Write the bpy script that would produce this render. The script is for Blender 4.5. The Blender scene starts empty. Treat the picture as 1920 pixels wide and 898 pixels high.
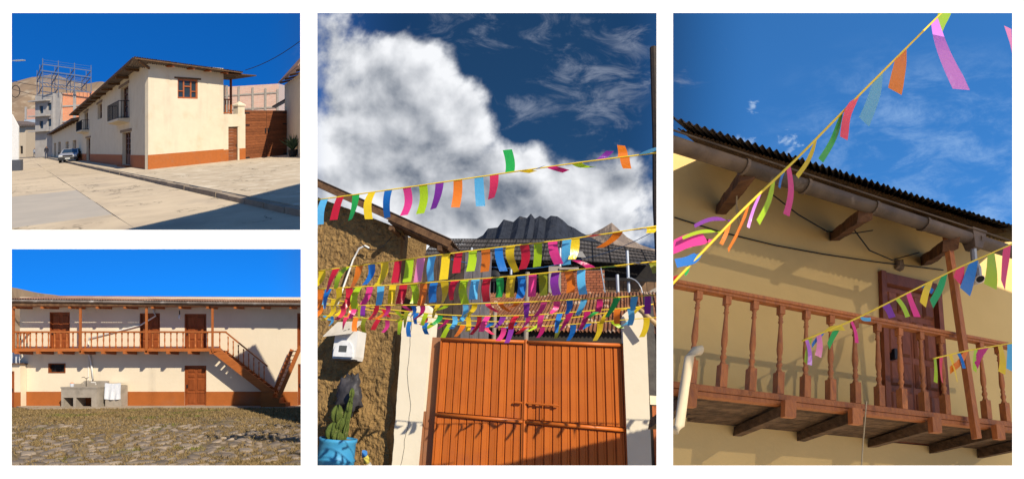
import bpy, math, random
import numpy as np
from mathutils import noise as mnoise, Vector

# ------------------------------------------------------------------ camera, sky, sun, exposure
SC = bpy.context.scene
COL = SC.collection
SUN_AZ, SUN_EL = 40.0, 42.0          # degrees: azimuth to the right of straight behind the viewer
CAMZ = 9.0
cam = bpy.data.cameras.new('camera')
cam.sensor_width = 36.0
cam.lens = 16.875
cam.shift_x = 160.0 / 1920.0
cam.clip_start = 0.05
cam.clip_end = 4000
cam_o = bpy.data.objects.new('camera', cam)
cam_o.location = (0, 0, CAMZ)
cam_o.rotation_euler = (math.radians(90), 0, 0)
COL.objects.link(cam_o)
SC.camera = cam_o
SC.view_settings.view_transform = 'Standard'
SC.view_settings.look = 'None'
SC.view_settings.exposure = 0.6
SC.view_settings.gamma = 1.0
SC.cycles.max_bounces = 6
SC.cycles.transparent_max_bounces = 8

az, el = math.radians(SUN_AZ), math.radians(SUN_EL)
to_sun = Vector((math.sin(az) * math.cos(el), -math.cos(az) * math.cos(el), math.sin(el)))
sun = bpy.data.lights.new('sun', 'SUN')
sun.energy = 4.2
sun.angle = math.radians(0.5)
sun.color = (1.0, 0.91, 0.76)
sun_o = bpy.data.objects.new('sun', sun)
sun_o.rotation_euler = to_sun.to_track_quat('Z', 'Y').to_euler()
sun_o.location = (20, -20, 40)
COL.objects.link(sun_o)


class NT:
    """tiny node-tree writer: sockets or numbers in, sockets out"""
    def __init__(s, tree):
        s.t = tree; s.N = tree.nodes; s.L = tree.links
    def put(s, sock, v):
        if isinstance(v, bpy.types.NodeSocket): s.L.new(v, sock)
        elif v is not None: sock.default_value = v
    def m(s, op, a, b=None, c=None, clamp=False):
        n = s.N.new('ShaderNodeMath'); n.operation = op; n.use_clamp = clamp
        for i, v in enumerate((a, b, c)):
            if v is not None: s.put(n.inputs[i], v)
        return n.outputs[0]
    def vm(s, op, a, b=None):
        n = s.N.new('ShaderNodeVectorMath'); n.operation = op
        s.put(n.inputs[0], a)
        if b is not None: s.put(n.inputs[1], b)
        return n.outputs[0]
    def comb(s, x, y, z):
        n = s.N.new('ShaderNodeCombineXYZ')
        for i, v in enumerate((x, y, z)): s.put(n.inputs[i], v)
        return n.outputs[0]
    def sep(s, v):
        n = s.N.new('ShaderNodeSeparateXYZ'); s.put(n.inputs[0], v); return n.outputs
    def noise(s, vec, scale, detail=5, rough=.55, dist=0):
        n = s.N.new('ShaderNodeTexNoise'); s.put(n.inputs['Vector'], vec)
        n.inputs['Scale'].default_value = scale; n.inputs['Detail'].default_value = detail
        n.inputs['Roughness'].default_value = rough; n.inputs['Distortion'].default_value = dist
        return n.outputs[0]
    def smooth(s, x, a, b):
        n = s.N.new('ShaderNodeMapRange'); n.interpolation_type = 'SMOOTHSTEP'
        s.put(n.inputs[0], x); n.inputs[1].default_value = a; n.inputs[2].default_value = b
        return n.outputs[0]
    def mix(s, f, a, b, mode='MIX'):
        n = s.N.new('ShaderNodeMix'); n.data_type = 'RGBA'; n.blend_type = mode
        s.put(n.inputs[0], f)
        for i, v in ((6, a), (7, b)):
            if isinstance(v, (tuple, list)) and len(v) == 3: v = (*v, 1)
            s.put(n.inputs[i], v)
        return n.outputs[2]


world = bpy.data.worlds.new('World')
SC.world = world
world.use_nodes = True
w = NT(world.node_tree)
w.N.clear()
geo = w.N.new('ShaderNodeTexCoord').outputs['Generated']     # the direction looked in
dx, dy, dz = w.sep(geo)
sky = w.N.new('ShaderNodeTexSky')
sky.sky_type = 'NISHITA'; sky.sun_disc = False
sky.sun_elevation = el
sky.sun_rotation = math.pi - az
sky.altitude = 2800; sky.air_density = 1.0; sky.dust_density = 0.1; sky.ozone_density = 3.0
# a high plateau: the horizon haze lies well below the viewer, so look the sky up a little higher
w.put(sky.inputs['Vector'], w.vm('NORMALIZE', w.comb(dx, dy, w.m('ADD', w.m('MAXIMUM', dz, -.25), 0.42))))
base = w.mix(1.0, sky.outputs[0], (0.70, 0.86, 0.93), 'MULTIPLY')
inv = w.m('DIVIDE', 1.0, w.m('MAXIMUM', dy, .05))
gx, gz = w.m('MULTIPLY', dx, inv), w.m('MULTIPLY', dz, inv)
gp = w.comb(gx, gz, 0.0)
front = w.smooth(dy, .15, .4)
# sky tint put in: bluer ahead at both sides, paler behind for fill
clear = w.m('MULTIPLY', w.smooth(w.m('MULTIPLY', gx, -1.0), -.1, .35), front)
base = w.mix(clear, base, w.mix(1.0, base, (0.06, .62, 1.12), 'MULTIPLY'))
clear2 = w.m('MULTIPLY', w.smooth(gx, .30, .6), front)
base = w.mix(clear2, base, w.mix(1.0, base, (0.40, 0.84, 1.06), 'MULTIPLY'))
# darker band put into the sky straight ahead
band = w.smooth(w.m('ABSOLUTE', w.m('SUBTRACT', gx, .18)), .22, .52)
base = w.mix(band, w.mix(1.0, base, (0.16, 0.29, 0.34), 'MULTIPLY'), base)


def blob(cx, cz, rx, rz):
    a = w.m('DIVIDE', w.m('SUBTRACT', gx, cx), rx)
    b = w.m('DIVIDE', w.m('SUBTRACT', gz, cz), rz)
    r = w.m('SQRT', w.m('ADD', w.m('MULTIPLY', a, a), w.m('MULTIPLY', b, b)))
    return w.m('SUBTRACT', 1.0, r)


def vmax(*a):
    r = a[0]
    for b in a[1:]: r = w.m('MAXIMUM', r, b)
    return r


n1 = w.noise(gp, 5.2, 9, .53, .15)
n2 = w.noise(w.vm('ADD', w.vm('MULTIPLY', gp, (1, 1.5, 1)), (3.1, 1.7, .4)), 24, 9, .66, .5)
n1s = w.noise(w.vm('ADD', gp, (.016, .034, 0)), 5.2, 5, .46, .15)   # the same field a little nearer the sun
cum = vmax(blob(-.12, .22, .25, .26), blob(.05, .25, .13, .14), blob(-.07, .36, .20, .10), blob(.16, .08, .38, .16), blob(.1, .06, .4, .17),
           blob(.34, .10, .24, .10), blob(.30, .03, .3, .1))
d_c = w.m('ADD', w.m('MULTIPLY', cum, .95), w.m('MULTIPLY', w.m('SUBTRACT', n1, .5), 2.1))
a_c = w.m('MULTIPLY', w.smooth(d_c, .08, .40), w.m('MULTIPLY', w.smooth(gx, -.31, -.2), w.smooth(gx, .56, .47)))
wis = vmax(blob(.17, .44, .20, .07), blob(.36, .33, .20, .13), blob(.345, .245, .085, .07), blob(.22, .27, .16, .05), blob(.43, .40, .12, .06))
wn = w.noise(w.vm('MULTIPLY', gp, (1.0, 1.9, 1)), 9, 9, .66, .9)
a_w = w.m('MULTIPLY', w.smooth(w.m('ADD', w.m('MULTIPLY', wis, .5), w.m('MULTIPLY', w.m('SUBTRACT', wn, .5), 2.3)), .16, .95), .55)
# thin high cloud to the right
cir = vmax(blob(1.05, .20, .42, .26), blob(1.20, .05, .3, .2))
cn = w.noise(w.vm('MULTIPLY', w.comb(w.m('ADD', gx, w.m('MULTIPLY', gz, .8)), w.m('SUBTRACT', gz, w.m('MULTIPLY', gx, .25)), 0.0), (1, 2.2, 1)), 7, 9, .68, .35)
a_t = w.m('MULTIPLY', w.m('MULTIPLY', w.smooth(cir, 0, .8), w.smooth(cn, .40, .78)), .42)
sm = vmax(blob(.668, .200, .055, .032), blob(.753, .205, .03, .03), blob(.678, .275, .022, .018))
a_s = w.m('MULTIPLY', w.smooth(w.m('ADD', w.m('MULTIPLY', sm, .75), w.m('MULTIPLY', w.m('SUBTRACT', n2, .5), 3.0)), .25, 1.1), .8)
# cumulus: lit where the field thins out towards the sun, grey where it is deep
lit = w.m('ADD', w.m('MULTIPLY', w.m('SUBTRACT', n1, n1s), 3.9), w.m('MULTIPLY', w.m('SUBTRACT', w.noise(gp, 3.2, 3, .5, .4), .5), 1.25))
deep = w.smooth(vmax(blob(.02, .165, .20, .07), blob(-.13, .12, .16, .05), blob(-.1, .27, .12, .03), blob(-.16, .02, .2, .04)), 0, .9)
shade = w.m('ADD', w.m('SUBTRACT', w.m('SUBTRACT', .66, w.m('MULTIPLY', deep, .30)), w.m('MULTIPLY', w.smooth(d_c, .35, 1.1), .16)), lit, clamp=True)
ccol = w.mix(shade, (0.105, 0.126, 0.164), (0.62, 0.63, 0.65))
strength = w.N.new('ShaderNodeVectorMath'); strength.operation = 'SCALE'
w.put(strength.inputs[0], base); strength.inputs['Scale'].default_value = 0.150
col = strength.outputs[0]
col = w.mix(w.m('MULTIPLY', a_t, front), col, (0.35, 0.49, .67))
col = w.mix(w.m('MULTIPLY', a_w, front), col, (0.30, 0.33, 0.40))
col = w.mix(w.m('MULTIPLY', a_s, front), col, (0.46, 0.56, .66))
col = w.mix(w.m('MULTIPLY', a_c, front), col, ccol)
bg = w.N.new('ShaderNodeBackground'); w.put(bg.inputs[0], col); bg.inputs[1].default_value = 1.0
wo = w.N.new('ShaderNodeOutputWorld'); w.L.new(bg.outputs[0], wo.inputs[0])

# ------------------------------------------------------------------ helpers
random.seed(7)


class Fr:
    """frame of one of the four places: local metres -> world"""
    def __init__(s, o, ex, ey, ez):
        s.o = np.array(o, float); s.M = np.array([ex, ey, ez], float).T
    def arr(s, v): return np.array(v, float) @ s.M.T + s.o
    def vec(s, *v): return s.M @ np.array(v, float)


def cz(v): return (v[0], v[1], v[2] + CAMZ)


# street corner; courtyard house; gate; balcony (surveyed axes: walls, verticals and ground fall of each place)
TL = Fr(cz((0, 0, -3.424)), (2.14, 0, .1284), (0, 2.14, .4978), (0, 0, 2.14))
TLR = Fr(cz((-37.985, 65.484, 9.5285)), (1.0456, 1.8672, .497), (-1.8672, 1.0456, .1312), (0, 0, 2.14))
TLL = Fr(cz((-37.985, 65.484, 9.5285)), (-1.386, 1.6306, .2961), (1.6306, 1.386, .4202), (0, 0, 2.14))
BL = Fr(cz((-15.7498, 18.2195, -6.3363)), (.83, 0, 0), (0, .83, -.2278), (0, 0, .83))
CC = Fr(cz((0.09700, 9.97539, -4.45068)), (0.99372, -0.32171, 0.03253), (0.31586, 0.94329, -0.32009), (0.08577, 0.30879, 0.99464))
RR = Fr(cz((1.76453, 3.27281, -1.00208)), (.94792258, .26553267, -.17588399), (-.24187842, .79449117, -.55702658), (.25809792, .3076664, .91582031))
WORLD = Fr((0, 0, 0), (1, 0, 0), (0, 1, 0), (0, 0, 1))


class MB:
    def __init__(s): s.v = []; s.f = []; s.sm = False
    def add(s, vs, fs):
        k = len(s.v); s.v += [tuple(map(float, a)) for a in vs]; s.f += [tuple(i + k for i in f) for f in fs]; return s
    def quad(s, a, b, c, d): return s.add([a, b, c, d], [(0, 1, 2, 3)])
    def box(s, x0, x1, y0, y1, z0, z1, b=0.0):
        if b <= 0:
            return s.add([(x0, y0, z0), (x1, y0, z0), (x1, y1, z0), (x0, y1, z0), (x0, y0, z1), (x1, y0, z1), (x1, y1, z1), (x0, y1, z1)],
                         [(0, 3, 2, 1), (4, 5, 6, 7), (0, 1, 5, 4), (1, 2, 6, 5), (2, 3, 7, 6), (3, 0, 4, 7)])
        # chamfered on the face towards -y and the rim
        vs = [(x0, y1, z0), (x1, y1, z0), (x1, y1, z1), (x0, y1, z1), (x0, y0 + b, z0), (x1, y0 + b, z0), (x1, y0 + b, z1), (x0, y0 + b, z1),
              (x0 + b, y0, z0 + b), (x1 - b, y0, z0 + b), (x1 - b, y0, z1 - b), (x0 + b, y0, z1 - b)]
        fs = [(0, 3, 2, 1), (0, 1, 5, 4), (1, 2, 6, 5), (2, 3, 7, 6), (3, 0, 4, 7), (4, 5, 9, 8), (5, 6, 10, 9), (6, 7, 11, 10), (7, 4, 8, 11), (8, 9, 10, 11)]
        return s.add(vs, fs)
    def beam(s, a, b, wd, h, up=(0, 0, 1)):
        """square bar from a to b"""
        a, b = np.array(a, float), np.array(b, float); d = b - a; d /= np.linalg.norm(d)
        u = np.array(up, float); x = np.cross(d, u); n = np.linalg.norm(x)
        if n < 1e-6: x = np.cross(d, (0, 1, 0)); n = np.linalg.norm(x)
        x /= n; u = np.cross(x, d)
        vs = [p + x * i * wd / 2 + u * j * h / 2 for p in (a, b) for i, j in ((-1, -1), (1, -1), (1, 1), (-1, 1))]
        return s.add(vs, [(0, 1, 2, 3), (7, 6, 5, 4), (0, 4, 5, 1), (1, 5, 6, 2), (2, 6, 7, 3), (3, 7, 4, 0)])
    def tube(s, pts, r, n=8, cap=True):
        pts = [np.array(p, float) for p in pts]; k0 = len(s.v); rr = r if isinstance(r, (list, tuple)) else [r] * len(pts)
        for i, p in enumerate(pts):
            d = pts[min(i + 1, len(pts) - 1)] - pts[max(i - 1, 0)]; d /= (np.linalg.norm(d) + 1e-9)
            x = np.cross(d, (0, 0, 1)) if abs(d[2]) < .9 else np.cross(d, (0, 1, 0)); x /= np.linalg.norm(x); u = np.cross(x, d)
            for j in range(n):
                t = 2 * math.pi * j / n; s.v.append(tuple(p + (x * math.cos(t) + u * math.sin(t)) * rr[i]))
        for i in range(len(pts) - 1):
            for j in range(n):
                a = k0 + i * n + j; b = k0 + i * n + (j + 1) % n; s.f.append((a, b, b + n, a + n))
        if cap:
            s.f.append(tuple(k0 + j for j in range(n))[::-1]); s.f.append(tuple(k0 + (len(pts) - 1) * n + j for j in range(n)))
        return s
    def lathe(s, cx, cy, prof, n=14, sy=1.0):
        k0 = len(s.v)
        for r, z in prof:
            for j in range(n):
                t = 2 * math.pi * j / n; s.v.append((cx + r * math.cos(t), cy + r * math.sin(t) * sy, z))
        for i in range(len(prof) - 1):
            for j in range(n):
                a = k0 + i * n + j; b = k0 + i * n + (j + 1) % n; s.f.append((a, b, b + n, a + n))
        s.f.append(tuple(k0 + j for j in range(n))[::-1]); s.f.append(tuple(k0 + (len(prof) - 1) * n + j for j in range(n)))
        return s
    def prism(s, poly, d0, d1, axis='y'):
        """poly: 2D outline; axis: direction of extrusion"""
        n = len(poly)
        def p(a, b, d): return {'y': (a, d, b), 'z': (a, b, d), 'x': (d, a, b)}[axis]
        vs = [p(a, b, d0) for a, b in poly] + [p(a, b, d1) for a, b in poly]
        return s.add(vs, [tuple(range(n)), tuple(range(2 * n - 1, n - 1, -1))] + [(i, (i + 1) % n, n + (i + 1) % n, n + i) for i in range(n)])
    def facade(s, u0, u1, z0, z1, holes=(), y=0.0, depth=.2, thick=.35):
        us = sorted({u0, u1, *[h[0] for h in holes], *[h[1] for h in holes]}); zs = sorted({z0, z1, *[h[2] for h in holes], *[h[3] for h in holes]})
        for a, b in zip(us, us[1:]):
            for c, d in zip(zs, zs[1:]):
                m, k = (a + b) / 2, (c + d) / 2
                if any(h[0] < m < h[1] and h[2] < k < h[3] for h in holes): continue
                s.quad((a, y, c), (b, y, c), (b, y, d), (a, y, d))
        for a, b, c, d in holes:
            for p, q in (((a, c), (a, d)), ((b, c), (b, d)), ((a, d), (b, d)), ((a, c), (b, c))):
                s.quad((p[0], y, p[1]), (q[0], y, q[1]), (q[0], y + depth, q[1]), (p[0], y + depth, p[1]))
        s.quad((u0, y, z1), (u1, y, z1), (u1, y + thick, z1), (u0, y + thick, z1))
        for u in (u0, u1): s.quad((u, y, z0), (u, y + thick, z0), (u, y + thick, z1), (u, y, z1))
        return s
    def corr(s, a0, a1, b0, b1, waves, amp, seg=6):
        """corrugated sheet: eave edge a0-a1, upper edge b0-b1, ribs running from a to b"""
        a0, a1, b0, b1 = (np.array(p, float) for p in (a0, a1, b0, b1)); k0 = len(s.v); n = waves * seg
        for i in range(n + 1):
            t = i / n; h = np.array((0, 0, amp * math.sin(2 * math.pi * t * waves)))
            s.v.append(tuple(a0 + (a1 - a0) * t + h)); s.v.append(tuple(b0 + (b1 - b0) * t + h))
        s.f += [(k0 + 2 * i, k0 + 2 * i + 2, k0 + 2 * i + 3, k0 + 2 * i + 1) for i in range(n)]
        s.sm = True
        return s
    def jit(s, amp, sc, ax=(1, 1, 1), seed=0):
        o = []
        for p in s.v:
            q = mnoise.noise_vector(Vector(p) * sc + Vector((seed, seed * .7, 0)))
            o.append(tuple(p[i] + q[i] * amp * ax[i] for i in range(3)))
        s.v = o; return s


WB = {}


def tag(o, label=None, cat=None, group=None, kind=None):
    for k, v in (('label', label), ('category', cat), ('group', group), ('kind', kind)):
        if v: o[k] = v
    return o


def link(o, base, parent):
    WB[o.name] = np.array(base, float)
    if parent is not None:
        o.parent = parent; base = np.array(base) - WB[parent.name]
    o.location = tuple(base)
    return o


def empty(name, fr, p, label=None, cat=None, group=None, parent=None):
    o = bpy.data.objects.new(name, None); o.empty_display_size = .2; COL.objects.link(o)
    link(o, fr.arr([p])[0], parent)
    return tag(o, label, cat, group)


def ob(name, mb, mat, fr, parent=None, label=None, cat=None, group=None, kind=None):
    v = fr.arr(mb.v); b = np.array((*(v[:, :2].min(0) + v[:, :2].max(0)) / 2, v[:, 2].min()))
    me = bpy.data.meshes.new(name); me.from_pydata([tuple(a) for a in v - b], [], mb.f); me.update()
    if mb.sm: me.polygons.foreach_set('use_smooth', [True] * len(me.polygons))
    if isinstance(mat, (list, tuple)):
        for m_ in mat: me.materials.append(m_)
    else: me.materials.append(mat)
    o = bpy.data.objects.new(name, me); COL.objects.link(o)
    link(o, b, parent)
    return tag(o, label, cat, group, kind)


def inst(src, fr, d, parent):
    """copy of a piece (shared mesh) moved by d in local metres"""
    o = src.copy(); COL.objects.link(o)
    for k in list(o.keys()):
        del o[k]
    return link(o, WB[src.name] + fr.vec(*d), parent)


MATS = {}


def mat(name, c1, c2=None, rough=.8, scale=6, st=(1, 1, 1), bump=.15, bs=None, spec=.25, rnd=0.0, metal=0.0, c3=None, s3=1.5, t3=(.5, .68), bst=None, detail=6, crack=0.0, bd=.03, streak=0.0, sc4=None):
    if name in MATS: return MATS[name]
    m_ = bpy.data.materials.new(name); m_.use_nodes = True; n = NT(m_.node_tree); b = n.N['Principled BSDF']
    pos = n.N.new('ShaderNodeNewGeometry').outputs['Position']
    v = n.vm('MULTIPLY', pos, st)
    f = n.smooth(n.noise(v, scale, detail), .3, .7)
    c = n.mix(f, c1, c2 or tuple(x * .82 for x in c1))
    if c3:
        c = n.mix(n.smooth(n.noise(n.vm('ADD', v, (7, 3, 1)), s3, 7, .62), *t3), c, c3)
    if streak:            # run-off streaks and blotches left by years of rain
        c = n.mix(n.m('MULTIPLY', n.smooth(n.noise(n.vm('MULTIPLY', pos, (1, 1, .16)), sc4 or 1.1, 8, .65), .50, .78), streak), c, tuple(v * .62 for v in c1))
    if crack:
        vo = n.N.new('ShaderNodeTexVoronoi'); vo.feature = 'DISTANCE_TO_EDGE'; vo.inputs['Scale'].default_value = crack
        wob = n.N.new('ShaderNodeTexNoise'); n.put(wob.inputs['Vector'], pos); wob.inputs['Scale'].default_value = crack * 4; wob.inputs['Detail'].default_value = 6
        n.put(vo.inputs['Vector'], n.vm('ADD', pos, n.vm('MULTIPLY', n.vm('SUBTRACT', wob.outputs[1], (.5, .5, .5)), (.9 / crack, .9 / crack, .9 / crack))))
        msk = n.m('MULTIPLY', n.smooth(vo.outputs[0], .016, .004), n.smooth(n.noise(pos, crack * 1.3, 4), .46, .56))
        c = n.mix(msk, c, tuple(v * .22 for v in c1))
    if rnd:
        oi = n.N.new('ShaderNodeObjectInfo').outputs['Random']
        g = n.m('ADD', 1 - rnd, n.m('MULTIPLY', oi, 2 * rnd))
        c = n.mix(1.0, c, n.comb(g, g, g), 'MULTIPLY')
    n.put(b.inputs['Base Color'], c); b.inputs['Roughness'].default_value = rough
    b.inputs['Specular IOR Level'].default_value = spec; b.inputs['Metallic'].default_value = metal
    if bump:
        bn = n.N.new('ShaderNodeBump'); bn.inputs['Strength'].default_value = bump; bn.inputs['Distance'].default_value = bd
        n.put(bn.inputs['Height'], n.noise(n.vm('MULTIPLY', pos, bst or st), bs or scale * 3, 6, .6)); n.L.new(bn.outputs[0], b.inputs['Normal'])
    MATS[name] = m_
    return m_


def glassy(name, c, rough=.08):
    m_ = mat(name, c, c, rough=rough, bump=0, spec=.6); return m_


def plastic(name, c):
    """thin coloured film: reflects and lets light through"""
    m_ = bpy.data.materials.new(name); m_.use_nodes = True; n = NT(m_.node_tree); b = n.N['Principled BSDF']
    oi = n.N.new('ShaderNodeObjectInfo').outputs['Random']; g = n.m('ADD', .82, n.m('MULTIPLY', oi, .3))
    cc = n.mix(1.0, c, n.comb(g, g, g), 'MULTIPLY')
    n.put(b.inputs['Base Color'], cc); b.inputs['Roughness'].default_value = .28; b.inputs['Specular IOR Level'].default_value = .45
    bn = n.N.new('ShaderNodeBump'); bn.inputs['Strength'].default_value = .5; bn.inputs['Distance'].default_value = .01
    n.put(bn.inputs['Height'], n.noise(n.N.new('ShaderNodeNewGeometry').outputs['Position'], 16, 3, .5, .6)); n.L.new(bn.outputs[0], b.inputs['Normal'])
    tr = n.N.new('ShaderNodeBsdfTranslucent'); n.put(tr.inputs[0], cc)
    mx = n.N.new('ShaderNodeMixShader'); mx.inputs[0].default_value = .38
    n.L.new(b.outputs[0], mx.inputs[1]); n.L.new(tr.outputs[0], mx.inputs[2]); n.L.new(mx.outputs[0], n.N['Material Output'].inputs[0])
    return m_


def bricky(name, c1, c2, mortar, sc, wd=.5, hh=.25, st=(1, 1, 1), ax='xz'):
    m_ = bpy.data.materials.new(name); m_.use_nodes = True; n = NT(m_.node_tree); b = n.N['Principled BSDF']
    pos = n.N.new('ShaderNodeNewGeometry').outputs['Position']; x, y, z = n.sep(pos)
    t = n.N.new('ShaderNodeTexBrick'); n.put(t.inputs['Vector'], n.comb(n.m('ADD', x, y) if ax == 'sum' else x, z, 0.0))
    t.inputs['Scale'].default_value = sc; t.inputs['Brick Width'].default_value = wd; t.inputs['Row Height'].default_value = hh
    t.inputs['Mortar Size'].default_value = .03; t.inputs['Color1'].default_value = (*c1, 1); t.inputs['Color2'].default_value = (*c2, 1); t.inputs['Mortar'].default_value = (*mortar, 1)
    c = n.mix(n.smooth(n.noise(pos, .8, 5), .45, .7), t.outputs[0], tuple(v * .8 for v in mortar))
    n.put(b.inputs['Base Color'], n.mix(.35, t.outputs[0], c)); b.inputs['Roughness'].default_value = .95
    return m_


# shared materials (real-world base colours)
CREAM = mat('cream_plaster', (.63, .54, .39), (.59, .505, .365), rough=.9, scale=.8, bump=.3, bs=3.5, c3=(.55, .44, .29), s3=.35, t3=(.52, .78), streak=.32, sc4=.7)
CREAM2 = mat('cream_plaster_smooth', (.74, .63, .46), (.71, .605, .44), rough=.9, scale=2, bump=.12, bs=12, c3=(.66, .54, .38), s3=.8, t3=(.55, .8), streak=.22, sc4=1.6)
TERRA = mat('terracotta_paint', (.38, .112, .024), (.34, .10, .021), rough=.75, scale=3, bump=.12, bs=12, c3=(.31, .12, .05), s3=1.2, t3=(.5, .8), streak=.25)
WOODR = mat('red_varnished_wood', (.36, .105, .030), (.27, .075, .022), rough=.5, scale=9, st=(3, 3, .5), bump=.1, spec=.4, rnd=.12)
WOODD = mat('dark_old_wood', (.16, .085, .04), (.08, .04, .02), rough=.85, scale=7, st=(1, 1, 1), bump=.3, rnd=.2)
DARK = mat('dark_void', (.02, .017, .015), (.012, .01, .01), bump=0)
GLASS = glassy('window_glass', (.02, .035, .05))
IRON = mat('black_iron', (.02, .02, .022), rough=.55, bump=0)
CONC = mat('grey_concrete', (.36, .31, .25), (.29, .25, .20), rough=.95, scale=3, bump=.3, bs=20, c3=(.22, .19, .15), s3=2, t3=(.5, .75))
PVC = mat('white_pvc', (.75, .73, .68), (.68, .66, .6), rough=.4, bump=0, scale=2)
STEEL = mat('galvanised_steel', (.35, .38, .42), (.28, .30, .34), rough=.5, metal=.3, bump=0)
# ------------------------------------------------------------------ the white exhibition wall with its four openings
WHITE = mat('white_matt_paint', (.86, .86, .86), (.85, .85, .85), rough=.9, bump=0, scale=3)
g = MB().box(-300, 300, -300, 60, -1.2, 0.0)
ob('ground', g, mat('dry_earth', (.42, .33, .22), (.36, .28, .18), scale=.2, bump=.3), WORLD, kind='structure')
D = 1.30
HO = [(22, 563, 25, 431), (22, 564, 467, 872), (595, 1231, 25, 872), (1262, 1898, 25, 872)]
px2 = lambda u: (u - 800) / 900 * D
pz2 = lambda v: CAMZ + (449 - v) / 900 * D
holes = [(px2(a), px2(b), pz2(d), pz2(c)) for a, b, c, d in HO]
bd = MB()
u0, u1, z0, z1 = px2(-260), px2(2180), pz2(930), pz2(-25)
us = sorted({u0, u1, *[h[i] for h in holes for i in (0, 1)]}); zs = sorted({z0, z1, *[h[i] for h in holes for i in (2, 3)]})
for a, b in zip(us, us[1:]):
    for c, d in zip(zs, zs[1:]):
        m_, k = (a + b) / 2, (c + d) / 2
        if not any(h[0] < m_ < h[1] and h[2] < k < h[3] for h in holes):
            bd.quad((a, D, c), (b, D, c), (b, D, d), (a, D, d))
BV = .009                                    # bevelled rims, 6 mm thick board
for a, b, c, d in holes:
    r0 = [(a, c), (b, c), (b, d), (a, d)]; r1 = [(a - BV, c - BV), (b + BV, c - BV), (b + BV, d + BV), (a - BV, d + BV)]
    for i in range(4):
        j = (i + 1) % 4
        bd.quad((*r0[i][:1], D, r0[i][1]), (r0[j][0], D, r0[j][1]), (r1[j][0], D + .006, r1[j][1]), (r1[i][0], D + .006, r1[i][1]))
wall_e = empty('display_wall', WORLD, ((u0 + u1) / 2, D, 0), 'white freestanding display wall with four rectangular openings', 'wall')
ob('panel', bd, WHITE, WORLD, wall_e)
for x in (u0 + .06, u1 - .06): ob('post', MB().box(x - .05, x + .05, D + .01, D + .06, 0, z1 - .1), WHITE, WORLD, wall_e)
# net added out of view to soften the sun on the balcony wall
sn = bpy.data.materials.new('sun_softening_net'); sn.use_nodes = True; q_ = NT(sn.node_tree)
tb, tl_, df = q_.N.new('ShaderNodeBsdfTransparent'), q_.N.new('ShaderNodeBsdfTranslucent'), q_.N.new('ShaderNodeBsdfDiffuse')
tl_.inputs[0].default_value = (.98, .84, .60, 1); df.inputs[0].default_value = (.75, .6, .4, 1)
m1, m2 = q_.N.new('ShaderNodeMixShader'), q_.N.new('ShaderNodeMixShader'); m1.inputs[0].default_value = .88; m2.inputs[0].default_value = .11
q_.L.new(df.outputs[0], m1.inputs[1]); q_.L.new(tl_.outputs[0], m1.inputs[2]); q_.L.new(m1.outputs[0], m2.inputs[1]); q_.L.new(tb.outputs[0], m2.inputs[2]); q_.L.new(m2.outputs[0], q_.N['Material Output'].inputs[0])
net = empty('added_shade_net', WORLD, (5, 1.6, CAMZ + 1.7), 'unseen beige net added above the balcony to soften the sun', 'shade net')
ob('net', MB().add([(1.45, 3.4, CAMZ + 1.75), (2.95, 1.45, CAMZ + 1.75), (3.75, .5, CAMZ + 1.75), (10.4, .6, CAMZ + 1.75), (10.0, 2.3, CAMZ + 1.75), (9.0, 3.62, CAMZ + 1.75), (6.3, 3.6, CAMZ + 1.75)], [(0, 1, 2, 3, 4, 5, 6)]), sn, WORLD, net)
for x, y in ((10.4, .6), (10.0, 2.3)): ob('post', MB().tube([(x, y, 0), (x, y, CAMZ + 1.8)], .05, 8), STEEL, WORLD, net)
hb = empty('added_shadow_board', WORLD, (-1.96, 8.1, 0), 'unseen slanted board added on thin poles to shade the street', 'added_shadow_board')  # board added out of view to cast the street's foreground shadow
ob('board', MB().prism([(-4.6, CAMZ + 13.2), (-3.9, CAMZ + 14.1), (3.4, CAMZ + 22.3), (13, CAMZ + 34.8), (13.5, CAMZ + 27), (6.5, CAMZ + 13.5), (3.3, CAMZ + 10.9)], 8, 8.08), STEEL, WORLD, hb)
for x in (-1.96, -1.84): ob('mast', MB().tube([(x, 8.06, 0), (x, 8.06, CAMZ + 14)], .006, 6), STEEL, WORLD, hb)
ob('terrace', MB().box(-2.5, 5.2, -7, 4.2, CAMZ - 2.9, CAMZ - 2.5), mat('pale_paving', (.60, .50, .36), (.55, .45, .32), scale=1, bump=.1), WORLD, kind='structure')  # unseen paving added below the balcony to bounce sunlight up
# ------------------------------------------------------------------ PLACE 1: corner house on a sloping street
ASPH = mat('pale_concrete_road', (.50, .40, .275), (.43, .34, .235), rough=.95, scale=.5, bump=.35, bs=5, c3=(.36, .29, .21), s3=.30, t3=(.48, .72), rnd=.06, crack=.13, streak=.2, sc4=.2)
PATCH = mat('grey_road_patch', (.38, .33, .27), (.34, .30, .25), rough=.95, scale=.5, bump=.25, bs=5)
PLAZA = mat('rough_stone_paving', (.47, .38, .265), (.39, .31, .215), rough=.95, scale=.5, bump=.6, bs=1.6, c3=(.54, .46, .34), s3=.8, t3=(.5, .66), crack=.10)
KERB = mat('kerb_concrete', (.28, .22, .16), (.22, .17, .12), rough=.95, scale=1.5, bump=.4, rnd=.12)


def clip(poly, fn):
    out = []
    for i in range(len(poly)):
        a, b = np.array(poly[i], float), np.array(poly[(i + 1) % len(poly)], float); fa, fb = fn(a), fn(b)
        if fa <= 0: out.append(tuple(a))
        if fa * fb < 0: out.append(tuple(a + (b - a) * fa / (fa - fb)))
    return out


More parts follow.
